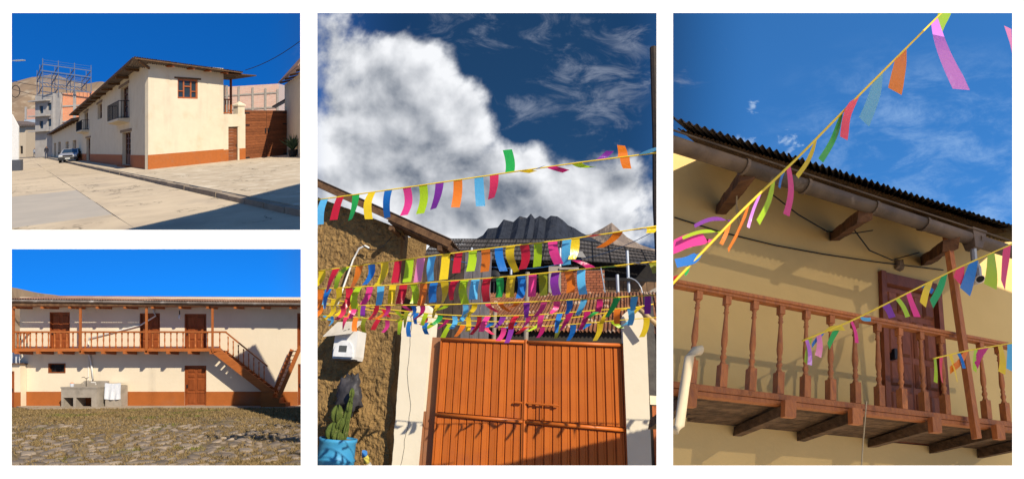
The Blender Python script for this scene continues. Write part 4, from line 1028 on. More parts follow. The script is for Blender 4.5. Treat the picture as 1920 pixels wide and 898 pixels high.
ob('crack', cr.tube(q, .005, 4), DARK, CC, pl)
ob('inner_face', MB().box(-.235, -.222, -.02, .42, -.7, 2.6), mat('inner_shade_brown', (.26, .13, .07), (.30, .12, .05), scale=2, bump=.1), CC, pl)  # brown put in for the shade on this side of the cream pillar
ob('gap_backing', MB().box(-.21, .04, .12, .2, -.7, 2.3), MATS['inner_shade_brown'], CC, pl)  # added backing panel in the same shade brown, closing the gap
pr = empty('gate_pillar', CC, (3.83, 0, 0), 'smooth cream gate pillar right of the orange gate', 'pillar', 'orange gate pillars')
ob('shaft', MB().prism([(3.62, -.7), (3.99, -.7), (4.035, 2.66), (3.95, 2.86), (3.76, 2.93), (3.62, 2.80)], -.10, .3), WP, CC, pr)
bb_ = MB().tube([(3.88, -.35, 2.90), (4.20, -.42, 2.57)], .045, 10); bb_.sm = True
e = empty('bamboo_pole', CC, (4.1, -.4, 2.4), 'pale bamboo pole leaning out from the right pillar top', 'pole')
ob('cane', bb_, mat('bamboo', (.52, .37, .19), (.42, .28, .13), rough=.5, scale=6, bump=.1), CC, e)
ob('burnt_end', MB().tube([(3.84, -.34, 2.945), (3.885, -.352, 2.895)], .052, 10), DARK, CC, e)
# right edge: dark downpipe and shop front
ob('downpipe', MB().tube([(4.29, -.3, 3.4), (4.31, -.3, 5.0), (4.38, -.3, 6.4), (4.44, -.32, 8.6)], .07, 8), mat('black_pipe', (.03, .025, .022), (.05, .035, .025), bump=.2), CC, label='black downpipe at the right edge against the clouds', cat='pipe')
sp_ = empty('side_building', CC, (4.4, 0, 0), 'dark narrow building front at the right edge behind the pillar', 'building')
ob('wall', MB().box(4.06, 4.22, .32, .5, -.7, 3.3), mat('dark_grey_render', (.06, .055, .055), (.09, .085, .08), scale=6, bump=.4), CC, sp_)
ob('door', MB().box(4.10, 4.21, .28, .315, -.7, 1.2), WOODR, CC, sp_)
ob('lintel', MB().box(4.07, 4.215, .27, .31, 1.22, 1.38), WP, CC, sp_)

# adobe house at the left
ADOBE = mat('adobe_mud', (.31, .19, .07), (.215, .13, .05), rough=1, scale=6, bump=1.0, bs=16, bd=.07, c3=(.17, .10, .04), s3=3.2, t3=(.52, .72))
ad = empty('adobe_house', CC, (-2, 1, 0), 'ochre adobe mud house with overhanging roof at the left', 'house')
gridm = MB(); nx, nz = 110, 200
for j in range(nz + 1):
    for i in range(nx + 1):
        x = -4.3 + (3.10) * i / nx; z = -.9 + (7.4) * j / nz
        xr = -1.24 + .10 * max(0, (2.6 - z)) / 2.6 + (.14 * mnoise.noise(Vector((z * 2.3, 4, 1))) if z < 2.6 else .02 * mnoise.noise(Vector((z * 3, 4, 1))))
        if z < 2.6: xr += .12
        xl_ = -2.66 - .166 * (z + .6); x = xl_ + (xr - xl_) * i / nx
        ztop = 4.93 + (-1.24 - x) * .40 - .06
        z = min(z, ztop)
        lay = math.floor(z / .46); dd = .035 * mnoise.noise(Vector((x * 9, z * 9, 2))) + .02 * mnoise.noise(Vector((x * 21, z * 21, 4))) + .05 * mnoise.noise(Vector((x * 1.4, z * 1.4, 7)))
        if z < 2.6: dd -= .10 * max(0, mnoise.noise(Vector((x * 2.1, z * 2.1, 3)))) + .12 * max(0, (x + 1.6)) ; 
        if abs(z / .46 - lay) < .06 and z > 2.6: dd += .015
        gridm.v.append((x, .30 + dd, z))
w1 = nx + 1
gridm.f = [(j * w1 + i, j * w1 + i + 1, (j + 1) * w1 + i + 1, (j + 1) * w1 + i) for j in range(nz) for i in range(nx)]
k0 = len(gridm.v)
for j in range(nz + 1): v = gridm.v[j * w1 + nx]; gridm.v.append((v[0] - .05, .9, v[2]))
gridm.f += [(j * w1 + nx, k0 + j, k0 + j + 1, (j + 1) * w1 + nx) for j in range(nz)]
ob('wall', gridm, ADOBE, CC, ad)
rfm = [(-4.6, 6.62), (.12, 4.40), (.16, 4.30), (.10, 4.26), (-4.6, 6.46)]
ar = empty('roof', CC, (-2, .5, 5), parent=ad)
for k in range(5):
    t0, t1 = k / 5, (k + 1) / 5; A = lambda t, y: (.16 - (3.78 - .12 * (y + .25)) * t, y, 4.40 + 1.79 * t)
    for j in range(1): y0_ = -.25 + j * .9; ob('roof_sheet', MB().corr(A(t0, y0_), A(t0, y0_ + .92), A(t1 + .01, y0_), A(t1 + .01, y0_ + .92), 7, .02, 5), ROOFD, CC, ar)
ob('barge_board', MB().beam((.14, -.2, 4.30), (-3.6, -.2, 6.07), .05, .16), WOODD, CC, ar)
for k in range(6): y = -.15 + k * .14; ob('rafter', MB().beam((.10, y, 4.26), (-1.4, y, 4.96), .08, .12), WOODD, CC, ar)
ob('soffit_pole', MB().tube([(-1.3, -.25, 4.72), (-1.3, .6, 4.72)], .06, 8), WOODD, CC, ar)
ob('eave_beam', MB().beam((-.1, -.2, 4.22), (-.1, .6, 4.22), .1, .12), WOODD, CC, ar)
PLK = mat('weathered_planks', (.085, .06, .045), (.05, .035, .028), rough=.9, scale=3, st=(4, 4, .4), bump=.3, rnd=.25)
PLG = mat('sunlit_planks', (.16, .145, .15), (.11, .10, .105), rough=.9, scale=3, st=(4, 4, .4), bump=.3, rnd=.15)
for k in range(9): x = -1.5 + k * .24; ob('plank', MB().box(x, x + .225, 2.0, 2.04 + rb.uniform(0, .02), 1.6, 4.75), PLK if k < 6 else PLG, CC, ad)  # darker planks for the part in shade, paler ones for the sunlit part
ob('corner_stone', MB().box(-1.9, -1.2, 1.9, 2.1, 0, 5.2), ADOBE, CC, ad)
# things fixed to the adobe wall
cd = MB().tube([(-2.63, .16, 2.95), (-2.60, .14, 3.10), (-2.36, .14, 4.08), (-2.24, .13, 4.36), (-2.08, .12, 4.42), (-1.97, .12, 4.36)], .024, 8); cd.sm = True
ob('conduit', cd, PVC, CC, label='bent white conduit pipe on the adobe wall', cat='pipe')
mb_ = empty('meter_box', CC, (-2.15, 0, 1.7), 'white electricity meter box with rounded window on the adobe wall', 'meter box')
ob('case', MB().prism([(-2.40, 1.72), (-1.88, 1.72), (-1.86, 1.80), (-1.86, 2.36), (-2.42, 2.36), (-2.42, 1.80)], -.14, .3), mat('white_enamel', (.66, .65, .62), (.58, .57, .54), rough=.5, scale=3, bump=.05), CC, mb_)
arc = [(-2.14 + .235 * math.cos(t), 1.80 + .26 * math.sin(t) + .08) for t in np.linspace(0, math.pi, 11)]
ob('window', MB().prism([(-2.375, 1.78), (-1.905, 1.78)] + arc, -.19, -.141), mat('milky_cover', (.74, .74, .73), bump=0, rough=.35), CC, mb_)
ob('display', MB().box(-2.25, -2.06, -.196, -.19, 1.88, 2.02), mat('grey_display', (.08, .085, .085), bump=0), CC, mb_)
ob('base_trim', MB().box(-2.42, -1.86, -.20, .0, 1.70, 1.735), DARK, CC, mb_)
ob('tin_sheet', MB().add([(-2.62, -.32, 2.18), (-1.93, -.34, 2.27), (-1.86, .05, 2.58), (-2.52, .05, 2.54), (-2.62, -.30, 2.21), (-1.93, -.32, 2.30), (-1.86, .07, 2.61), (-2.52, .07, 2.57), (-2.3, -.33, 2.26)], [(0, 1, 2, 3), (4, 5, 6, 7), (0, 1, 5, 4), (1, 2, 6, 5), (3, 0, 4, 7)]), mat('pale_tin', (.58, .52, .42), (.50, .44, .35), rough=.6, scale=5, bump=.25, c3=(.10, .08, .06), s3=3.2, t3=(.62, .66)), CC, label='bent pale tin sheet shading the meter box', cat='sheet')
bg_ = MB(); bn, bm2 = 26, 16
for j in range(bm2 + 1):
    for i in range(bn):
        t, ph = 6.283 * i / bn, math.pi * j / bm2; r_ = 1 + .35 * mnoise.noise(Vector((math.cos(t) * 2.4, math.sin(t) * 2.4, ph * 2.2))) - .12 * (j % 2)
        bg_.v.append((-1.96 + .30 * r_ * math.sin(ph) * math.cos(t), .02 + .2 * r_ * math.sin(ph) * math.sin(t), .98 + .42 * r_ * -math.cos(ph)))
bg_.f = [(j * bn + i, j * bn + (i + 1) % bn, (j + 1) * bn + (i + 1) % bn, (j + 1) * bn + i) for j in range(bm2) for i in range(bn)]; bg_.sm = True
ob('plastic_sack', bg_, mat('dark_grey_sack', (.055, .05, .055), (.035, .033, .035), rough=.5, scale=4, bump=.4), CC, label='bulging dark grey plastic sack behind the cactus', cat='sack')
ba = empty('blue_barrel', CC, (-1.9, -.3, -.8), 'blue plastic barrel used as a planter', 'barrel')
prof = [(.36, -1.0), (.375, -.45), (.39, -.28), (.40, -.26), (.375, -.22), (.375, .05), (.395, .08), (.395, .14), (.36, .14), (.35, .05)]
b_ = MB().lathe(-1.93, -.30, prof, 26); b_.sm = True
ob('drum', b_, mat('faded_blue_plastic', (.035, .22, .42), (.05, .27, .47), rough=.45, scale=4, bump=.06, c3=(.25, .15, .10), s3=2.4, t3=(.66, .74)), CC, ba)
ob('soil', MB().lathe(-1.93, -.30, [(.355, .08), (.355, .10)], 20), DIRT, CC, ba)
ca = empty('cactus', CC, (-1.95, -.3, .1), 'green columnar cactus growing from the blue barrel', 'cactus')
CAC = mat('cactus_green', (.095, .125, .022), (.06, .085, .015), rough=.75, scale=14, bump=.9, bs=60, c3=(.22, .2, .08), s3=9, t3=(.6, .72))


def lobe(x, y, z, r_, h, lean=0.0):
    m_ = MB(); n, rows_ = 36, 9
    for j in range(rows_ + 1):
        t = j / rows_; rr = r_ * math.sin(math.pi * (.12 + .86 * t)) ** .6
        for i in range(n):
            a = 6.283 * i / n; q = rr * (1 + .30 * math.cos(a * 6))
            m_.v.append((x + q * math.cos(a) + lean * t * h, y + q * math.sin(a), z + h * t))
    m_.f = [(j * n + i, j * n + (i + 1) % n, (j + 1) * n + (i + 1) % n, (j + 1) * n + i) for j in range(rows_) for i in range(n)]; m_.sm = True
    return ob('stem', m_, CAC, CC, ca)


lobe(-1.86, -.28, .12, .068, .90, .12); lobe(-1.76, -.28, .94, .05, .2); lobe(-2.02, -.32, .45, .115, .34); lobe(-1.92, -.36, .30, .075, .24, .2); lobe(-2.04, -.38, .10, .13, .34); lobe(-1.88, -.42, .08, .11, .2); lobe(-2.1, -.30, .08, .12, .28); lobe(-1.78, -.34, .10, .05, .42, .1)
for i, (x, c, lab) in enumerate(((-1.42, (.05, .2, .5), 'crumpled blue wrapper on the rubble by the barrel'), (-1.36, (.5, .42, .08), 'yellow bottle lying on the rubble by the barrel'), (-1.28, (.55, .5, .42), 'white plastic scrap on the rubble by the pillar'))):
    m_ = MB().tube([(x, -.1, -.18 - .12 * i), (x + .06, -.2, -.08 - .12 * i), (x + .13, -.25, -.14 - .12 * i)], [.03, .06, .03], 7).jit(.03, 9, seed=i); ob('litter', m_, mat('litter_%d' % i, c, bump=.1, rough=.4), CC, label=lab, cat='litter')
rk = random.Random(9)
for i in range(14):
    x = -1.62 + .09 * (i % 7) + rk.uniform(-.05, .05); z = -.62 + .2 * (i // 7) + rk.uniform(-.08, .08); r_ = rk.uniform(.08, .17)
    m_ = MB().lathe(x, .0 - .1 * (i % 3), [(.02, z - r_ * .8), (r_ * .8, z - r_ * .4), (r_, z), (r_ * .7, z + r_ * .5), (.02, z + r_ * .7)], 8).jit(.06, 7, seed=i); ob('rubble_stone', m_, ADOBE, CC, ad)

# behind the gate: rusty roofs, poles, brick wall, shed, mountains
RUST2 = mat('rust_orange_iron', (.22, .085, .036), (.14, .052, .024), rough=.85, scale=2.0, bump=.2, rnd=.22, c3=(.42, .30, .20), s3=2.6, t3=(.56, .66))
DIMW = mat('dark_roof_gap', (.03, .024, .02), (.05, .04, .03), bump=.3, scale=8, st=(1, 1, 6))
rr_ = empty('rusty_roof', CC, (2, 4, 0), 'rusty corrugated iron roof behind the orange gate', 'roof')
for k in range(10):
    a = -.55 + k * .56; b = a + .60
    for j in range(3):
        t0, t1 = j / 3, (j + 1) / 3 + .025; Q = lambda x, t: (x + .25 * t, 3.0 + 3.2 * t, 2.86 + .01 * x + 1.62 * t + .018 * j)
        if j == 0 and k < 2: continue
        o = ob('roof_sheet', MB().corr(Q(a, t0), Q(b, t0), Q(a, t1), Q(b, t1), 6, .026, 6), RUST2, CC, rr_)
ob('wall', MB().box(-.6, 5.0, 3.15, 3.35, .5, 2.92), DIMW, CC, rr_)  # near-black sheet filling the dark gap under the roof
for k in range(5): ob('batten', MB().beam((-.4, 3.1, 1.9 + k * .15), (4.8, 3.1, 1.98 + k * .15), .03, .05), PLK, CC, rr_)
for i, (x, y, z1_, r_) in enumerate(((1.49, 2.6, 4.35, .06), (.70, 2.4, 3.3, .055))):
    ob('wooden_pole', MB().tube([(x, y, 0), (x + .02, y, z1_)], r_, 8), mat('grey_pole', (.30, .25, .20), (.22, .18, .14), scale=5, bump=.2), CC, label=('tall grey wooden pole behind the middle of the gate', 'shorter grey wooden pole behind the left gate leaf')[i], cat='pole')
BR = mat('fired_brick', (.36, .12, .055), (.27, .085, .04), rough=.95, scale=9, bump=.3, rnd=.25)
bw = empty('brick_wall', CC, (2.6, 7, 4.4), 'red brick wall stub with concrete column above the rusty roof', 'wall')
ob('mortar', MB().box(2.16, 3.58, 7.03, 7.2, 3.5, 5.52), mat('mortar', (.36, .30, .23), bump=.2, scale=10), CC, bw)
br0 = None
for j in range(13):
    for i in range(7):
        x = 2.17 + i * .21 - (.1 if j % 2 else 0); x0_, x1_ = max(x, 2.16), min(x + .195, 3.585); z = 4.35 + j * .09
        if x1_ - x0_ < .03: continue
        if br0 is None or x1_ - x0_ < .19: o = ob('brick', MB().box(x0_, x1_, 7.0, 7.06, z, z + .075), BR, CC, bw)
        else: inst(br0[0], CC, (x0_ - br0[1], 0, z - br0[2]), bw)
        if br0 is None: br0 = (o, x0_, z)
ob('column', MB().box(1.74, 2.155, 6.95, 7.3, 3.5, 5.66), CONC, CC, bw)
ob('cap', MB().box(2.1, 2.75, 6.9, 7.3, 5.53, 5.60), CONC, CC, bw)
ob('grey_wall', MB().prism([(3.9, 4.1), (5.4, 4.1), (5.4, 4.9), (5.1, 4.85)], 6.8, 7.0), CONC, CC, label='grey concrete wall end right of the brick stub', cat='wall')
SHED = mat('shed_sheet_metal', (.085, .075, .068), (.06, .052, .048), rough=.75, scale=1.4, bump=.1, rnd=.15)
shd = empty('metal_shed', CC, (1, 12, 0), 'long dark open metal shed with ribbed roof under the mountains', 'shed')
ZT = lambda x: 8.74 - .036 * (x + 4.1) - max(0, x - 2.6) * .17
ZB = lambda x: 7.05 - .03 * (x + 4.1) - max(0, x - 2.6) * .05
for k in range(14):
    a = -4.4 + k * .75; b = a + .745
    for j in range(4):
        t0, t1 = j / 4, (j + 1) / 4 - .01; Q = lambda x, t: (x, 10.6 + 2.6 * (1 - t) * 0 + 2.2 * t, ZB(x) + (ZT(x) - ZB(x)) * t)
        ob('roof_sheet', MB().corr(Q(a, t0), Q(b, t0), Q(a, t1), Q(b, t1), 5, .02, 4), SHED, CC, shd)
for j in range(6):
    t = j / 5; ob('purlin', MB().beam((-4.4, 10.55 + 2.2 * t, ZB(-4.4) + (ZT(-4.4) - ZB(-4.4)) * t - .0), (2.6, 10.55 + 2.2 * t, ZB(2.6) + (ZT(2.6) - ZB(2.6)) * t), .03, .035), DARK, CC, shd)
    ob('purlin', MB().beam((2.6, 10.55 + 2.2 * t, ZB(2.6) + (ZT(2.6) - ZB(2.6)) * t), (6.1, 10.55 + 2.2 * t, ZB(6.1) + (ZT(6.1) - ZB(6.1)) * t), .03, .035), DARK, CC, shd)
for k in range(16): x = -4.4 + k * .7; ob('rib', MB().beam((x, 10.55, ZB(x)), (x, 12.75, ZT(x)), .025, .03), DARK, CC, shd)
ob('skylight', MB().add([(2.0, 10.5, ZB(2) + .15), (3.0, 10.5, ZB(3) + .15), (2.85, 11.2, ZB(2.9) + .62), (2.1, 11.2, ZB(2.1) + .62)], [(0, 1, 2, 3)]), mat('pale_sheet', (.28, .26, .23), bump=.1), CC, shd)
for x in (-1.9, -.1, 1.95, 4.6): ob('post', MB().tube([(x, 10.4, 3.5), (x, 10.4, ZB(x) + .5)], .06, 8), STEEL, CC, shd)
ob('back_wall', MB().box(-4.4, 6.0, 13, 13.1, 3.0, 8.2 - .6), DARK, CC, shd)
ob('inner_beam', MB().beam((-4.4, 10.3, 6.3), (6.0, 10.3, 5.9), .06, .12), DARK, CC, shd)
for k in range(8): x = 3.6 + k * .3; ob('board', MB().box(x, x + .28, 11.5, 11.55, 5.2, 6.2), mat('old_board', (.22, .13, .07), (.15, .09, .05), scale=4, bump=.2, rnd=.3), CC, shd)
ds = empty('satellite_dish', CC, (-.47, 8.5, 5.6), 'small black satellite dish beside the adobe roof', 'satellite dish')
dm = MB()
for j in range(5):
    for i in range(16): t = 6.283 * i / 16; r_ = .24 * j / 4; dm.v.append((-.47 + r_ * math.cos(t), 8.4 - .0 + .9 * r_ * r_, 5.70 + r_ * math.sin(t)))
dm.f = [(j * 16 + i, j * 16 + (i + 1) % 16, (j + 1) * 16 + (i + 1) % 16, (j + 1) * 16 + i) for j in range(4) for i in range(16)]; dm.sm = True
ob('reflector', dm, IRON, CC, ds); ob('arm', MB().tube([(-.47, 8.4, 5.7), (-.3, 8.1, 5.6)], .015, 5), IRON, CC, ds); ob('mast', MB().tube([(-.47, 8.5, 5.7), (-.47, 8.55, 4.6)], .025, 6), IRON, CC, ds)
lt = MB().tube([(3.62, 6.5, 4.2), (3.45, 6.5, 5.5)], .02, 6).tube([(3.95, 6.4, 4.2), (3.95, 6.4, 5.2)], .05, 8); lt.tube([(4.25 + .42 * math.cos(t), 6.4, 4.6 + .5 * math.sin(t)) for t in np.linspace(-1.2, 1.6, 10)], .02, 5)
ob('pipe_rack', lt, STEEL, CC, label='bent steel pipes standing right of the brick stub', cat='pipes')
for i, (a, b, c_) in enumerate((((-.2, 1.0, 4.30), (2.2, 9.0, 6.35), (.03, .10, .22)), ((2.0, 9.0, 6.4), (5.2, 6.0, 6.6), (.03, .10, .22)), ((-1.4, .1, 4.62), (-2.2, .1, 4.5), (.02, .02, .02)))):
    ob('wire', MB().tube([np.array(a) + (np.array(b) - a) * t - np.array((0, 0, .25 * 4 * t * (1 - t))) for t in np.linspace(0, 1, 12)], .012, 4), mat('wire_%d' % i, c_, bump=0), CC, label=('blue cable from the adobe roof to the metal shed', 'blue cable running right across the metal shed', 'black cable end on the upper adobe wall')[i], cat='cable')
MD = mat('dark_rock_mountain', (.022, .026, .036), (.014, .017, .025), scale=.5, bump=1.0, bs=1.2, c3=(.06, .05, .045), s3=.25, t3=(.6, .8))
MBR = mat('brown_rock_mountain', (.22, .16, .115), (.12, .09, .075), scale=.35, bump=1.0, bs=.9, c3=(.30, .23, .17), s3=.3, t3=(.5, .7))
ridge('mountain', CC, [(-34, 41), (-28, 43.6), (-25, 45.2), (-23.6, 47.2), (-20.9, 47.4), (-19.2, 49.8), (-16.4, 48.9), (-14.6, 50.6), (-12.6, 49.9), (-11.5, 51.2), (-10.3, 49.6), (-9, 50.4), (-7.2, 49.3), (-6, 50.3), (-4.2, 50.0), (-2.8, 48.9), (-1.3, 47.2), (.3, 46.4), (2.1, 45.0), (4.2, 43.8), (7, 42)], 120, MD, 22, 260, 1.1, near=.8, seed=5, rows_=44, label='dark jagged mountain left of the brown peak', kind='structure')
ridge('mountain', CC, [(-12, 46), (-4, 47.6), (2.5, 48.2), (5, 48.6), (8.0, 50.2), (10.5, 51.8), (12.2, 49.9), (14.5, 47.2), (18, 44.8), (21, 43.6), (24, 43), (30, 41)], 132, MBR, 26, 240, .9, near=.8, seed=9, rows_=40, label='brown pointed mountain at the right above the shed', kind='structure')
# ------------------------------------------------------------------ PLACE 4: balcony seen from below
WALL4 = mat('ochre_plaster', (.74, .51, .20), (.70, .48, .185), rough=.95, scale=1.6, bump=.12, bs=14, c3=(.63, .425, .165), s3=.9, t3=(.5, .8))
BALW = mat('turned_wood', (.47, .165, .048), (.37, .12, .034), rough=.55, scale=9, st=(4, 4, .8), bump=.25, spec=.3, rnd=.2, c3=(.28, .10, .045), s3=7, t3=(.5, .75), streak=.3, sc4=5)
OLDW = mat('old_joist_wood', (.17, .105, .06), (.08, .05, .03), rough=.95, scale=8, st=(1.5, 1.5, 3), bump=.5, rnd=.2)
h4 = empty('balcony_house', RR, (2.5, .6, 0), 'ochre house with turned wooden balcony seen from below', 'house')
W4 = .60
wm = MB().facade(.36, 5.22, -.75, 2.42, [(2.847, 3.70, -.06, 1.58)], y=W4, depth=.07, thick=.02)
wm.add([(.36, W4, -.75), (.36, W4, 2.42), (.0, W4, 2.42)], [(0, 1, 2)])
ob('wall', wm, WALL4, RR, h4)
d4 = empty('door', RR, (3.2, W4, 0), parent=h4)
D4 = mat('brown_panel_door', (.26, .075, .028), (.19, .052, .02), rough=.55, scale=5, st=(3, 3, .6), bump=.12)
ob('frame', MB().box(2.80, 2.87, W4 - .04, W4 + .05, -.06, 1.63).box(3.66, 3.73, W4 - .04, W4 + .05, -.06, 1.60).box(2.872, 3.658, W4 - .04, W4 + .05, 1.50, 1.615), D4, RR, d4)
for a, b in ((2.88, 3.262), (3.268, 3.65)):
    lf = ob('leaf', MB().box(a, b, W4 + .005, W4 + .05, -.05, 1.49), D4, RR, d4)
    for c, dd in ((.04, .42), (.48, .72), (.78, 1.16), (1.22, 1.44)):
        for k in range(2):
            x0_ = a + .03 + k * .17; ob('panel', MB().box(x0_, x0_ + .145, W4 - .02, W4 + .004, c, dd, .02), D4, RR, lf)
ob('handle', MB().box(2.93, 2.97, W4 - .05, W4 - .005, .72, .82), IRON, RR, d4)
# balcony deck
b4 = empty('balcony', RR, (1.8, 0, 0), parent=h4)
for k in range(6):
    y = .0 + k * .1; ob('deck_board', MB().box(-.12 + 1.28 * y, 3.95 + 1.2 * y, y, y + .094, -.045, -.012 + rb.uniform(-.004, .004)), OLDW, RR, b4)
ob('front_beam', MB().box(-.16, 3.9, -.07, -.005, -.04, .0), BALW, RR, b4)
ob('lower_strip', MB().box(-.16, 3.9, -.062, -.008, -.072, -.044), BALW, RR, b4)
for a, b in ((-.04, .20), (.832, 1.05), (1.492, 1.76), (2.373, 2.64), (3.166, 3.48), (3.9, 4.2)):
    j_ = ob('joist', MB().beam((a, -.10, -.115), (b, W4, -.085), .085, .075).jit(.012, 9, seed=a), OLDW, RR, b4)
    ob('joist_end', MB().box(a - .06, a + .045, -.125, -.088, -.17, -.055), BALW, RR, j_)
ob('handrail', MB().box(-.22, 4.05, -.068, -.022, .66, .676), BALW, RR, b4)
ob('handrail_cap', MB().box(-.22, 4.05, -.08, -.012, .678, .70), BALW, RR, b4)
PF = [(r_ * .66, z_) for r_, z_ in [(.030, .155), (.040, .165), (.030, .180), (.024, .19), (.038, .21), (.038, .222), (.024, .24), (.034, .258), (.024, .275), (.036, .30), (.040, .335), (.036, .365), (.037, .37), (.033, .40), (.028, .46), (.023, .515), (.022, .525), (.036, .538), (.024, .552), (.030, .565), (.020, .575), (.034, .590), (.024, .60)]]
bp = None
for i in list(range(11)) + [12, 13, 14]:
    x = .261 * i + .005
    if bp is None:
        m_ = MB().lathe(x, -.045, PF, 14, .7)
        m_.box(x - .031, x + .031, -.068, -.022, .003, .16); m_.box(x - .026, x + .026, -.063, -.027, .597, .658)
        bp = ob('baluster', m_, BALW, RR, b4); x0b = x
        fl_ = [len(p.vertices) == 4 for p in bp.data.polygons]
        for p in bp.data.polygons: p.use_smooth = p.index < 22 * 14
    else: inst(bp, RR, (x - x0b, rb.uniform(-.003, .003), 0), b4)
ob('post', MB().beam((2.825, -.13, -.19), (2.655, -.13, 1.62), .06, .04, (0, 1, 0)), BALW, RR, b4)
# roof, gutter, rafters
r4 = empty('roof', RR, (1.5, 0, 1.7), parent=h4)
IRON4 = mat('dark_roof_iron', (.07, .055, .045), (.045, .035, .03), rough=.7, scale=3, bump=.2, rnd=.2)
xl = lambda y: -.52 + 1.28 * (y + .27)
for k in range(8):
    a = -.56 + k * .56; b = a + .58
    y1_, y2_ = -.27, .70
    P_ = lambda x, y: (x + 1.28 * (y + .27), y, 1.775 - .017 * x + .80 * (y + .27))
    ob('roof_sheet', MB().corr(P_(a, y1_), P_(b, y1_), P_(a, y2_), P_(b, y2_), 8, .016, 6), IRON4, RR, r4)
    if k < 7: ob('reed_lining', MB().corr(P_(a, y1_ + .1), P_(b, y1_ + .1), P_(a, y2_), P_(b, y2_), 14, .01, 3), OLDW, RR, r4).location.z -= .045
GUT = mat('weathered_zinc', (.14, .095, .06), (.06, .04, .027), rough=.6, scale=4, st=(1, 1, 1), bump=.3, c3=(.30, .24, .19), s3=3.6, t3=(.58, .70), rnd=.25, spec=.4)
zg = lambda x: 1.640 - .0335 * (x + .5)
for k, (a, b) in enumerate(((-.56, .22), (.20, .85), (.83, 1.62), (1.60, 2.25), (2.23, 2.95), (2.93, 3.8))):
    g_ = MB().tube([(a, -.2, zg(a)), (a + .02, -.2, zg(a)), (b, -.2, zg(b))], [.056, .053, .050], 12); g_.sm = True; ob('gutter', g_, GUT, RR, r4)
    ob('gutter_clip', MB().tube([(b - .03, -.2, zg(b)), (b, -.2, zg(b))], .059, 12), GUT, RR, r4)
ob('gutter_lip', MB().tube([(-.56, -.262, zg(-.56) + .05), (3.8, -.262, zg(3.8) + .05)], .007, 5), GUT, RR, r4)
for a, za, b, zb in ((.27, 1.59, .70, 1.90), (1.56, 1.52, 2.18, 1.91), (2.64, 1.45, 3.56, 1.88)):
    m_ = MB()
    for i in range(5):
        P0 = np.array((a, -.17, za)); dv = np.array((b, W4, zb)) - P0; m_.beam(P0 + dv * i / 5, P0 + dv * (i + 1.02) / 5, .105 + .008 * (i % 2), .10 - .006 * (i % 3))
    m_.jit(.018, 6, seed=a)
    ob('rafter', m_, mat('rafter_log', (.16, .075, .035), (.07, .035, .02), rough=.9, scale=6, bump=.6), RR, r4)
hp_ = MB().add([(2.80, -.26, 1.60), (3.0, -.26, 1.595), (2.95, -.24, 1.43), (2.85, -.24, 1.43), (2.80, -.14, 1.60), (3.0, -.14, 1.595), (2.95, -.16, 1.43), (2.85, -.16, 1.43)], [(0, 1, 2, 3), (4, 7, 6, 5), (0, 3, 7, 4), (1, 5, 6, 2), (3, 2, 6, 7)])
ob('hopper', hp_, GUT, RR, r4); ob('outlet_pipe', MB().tube([(2.89, -.2, 1.44), (2.885, -.2, 1.32), (2.93, -.2, 1.25), (2.925, -.2, 1.16)], .024, 8), STEEL, RR, r4)
sl = empty('spot_lamp', RR, (2.9, -.18, 1.1), 'small white cylinder lamp under the gutter outlet', 'lamp')
ob('housing', MB().tube([(2.865, -.24, 1.12), (2.93, -.16, 1.15)], .036, 10), PVC, RR, sl); ob('lens', MB().tube([(2.858, -.248, 1.117), (2.864, -.241, 1.12)], .028, 10), DARK, RR, sl)
# cables, junction box, pipes
cb = lambda pts, r_, lab, m_=IRON: ob('cable', MB().tube(pts, r_, 5), m_, RR, label=lab, cat='cable')
cb([(.17, .58, 1.695), (.7, .585, 1.66), (1.361, .58, 1.648), (2.0, .585, 1.675), (2.757, .58, 1.721), (3.816, .58, 1.811)], .006, 'black cable running along the shaded wall above the door')
cb([(1.10, .4, 2.02), (1.5, .45, 1.92), (1.95, .5, 1.86), (2.35, .52, 1.93), (2.6, .5, 2.0)], .006, 'black cable looping under the eave between two rafters')
cb([(2.25, .5, 2.02), (2.6, .54, 1.80), (2.95, .55, 1.76), (3.3, .5, 1.88)], .006, 'black cable sagging beside the wooden post')
cb([(.42, .1, 1.72), (.52, .2, 1.58), (.66, .3, 1.52), (.72, .35, 1.60), (.60, .3, 1.75)], .007, 'pale cable loop hung on the left rafter', mat('pale_cable', (.35, .27, .16), bump=0))
cb([(1.614, -.10, .01), (1.60, -.10, -.08), (1.593, -.10, -.13), (1.57, -.10, -.28), (1.546, -.10, -.46)], .005, 'beige cord hanging from the balcony edge', mat('beige_cord', (.55, .44, .26), bump=0))
jb = MB().box(3.05, 3.14, W4 - .05, W4 - .005, 1.70, 1.80, .015).jit(.02, 11); ob('junction_box', jb, mat('burnt_plaster', (.28, .19, .11), (.10, .07, .05), scale=14, bump=.5), RR, label='broken junction box on the wall above the door', cat='junction box')
pv = MB().tube([(-.12, -.27, .135), (-.165, -.27, .125), (-.195, -.26, .085), (-.205, -.25, -.10), (-.215, -.25, -.335), (-.245, -.25, -.36)], .031, 12); pv.sm = True
ob('vent_pipe', pv, mat('aged_pvc', (.66, .55, .37), (.58, .47, .30), rough=.5, bump=.05), RR, label='cream plastic pipe with elbow at the lower left of the balcony', cat='pipe')
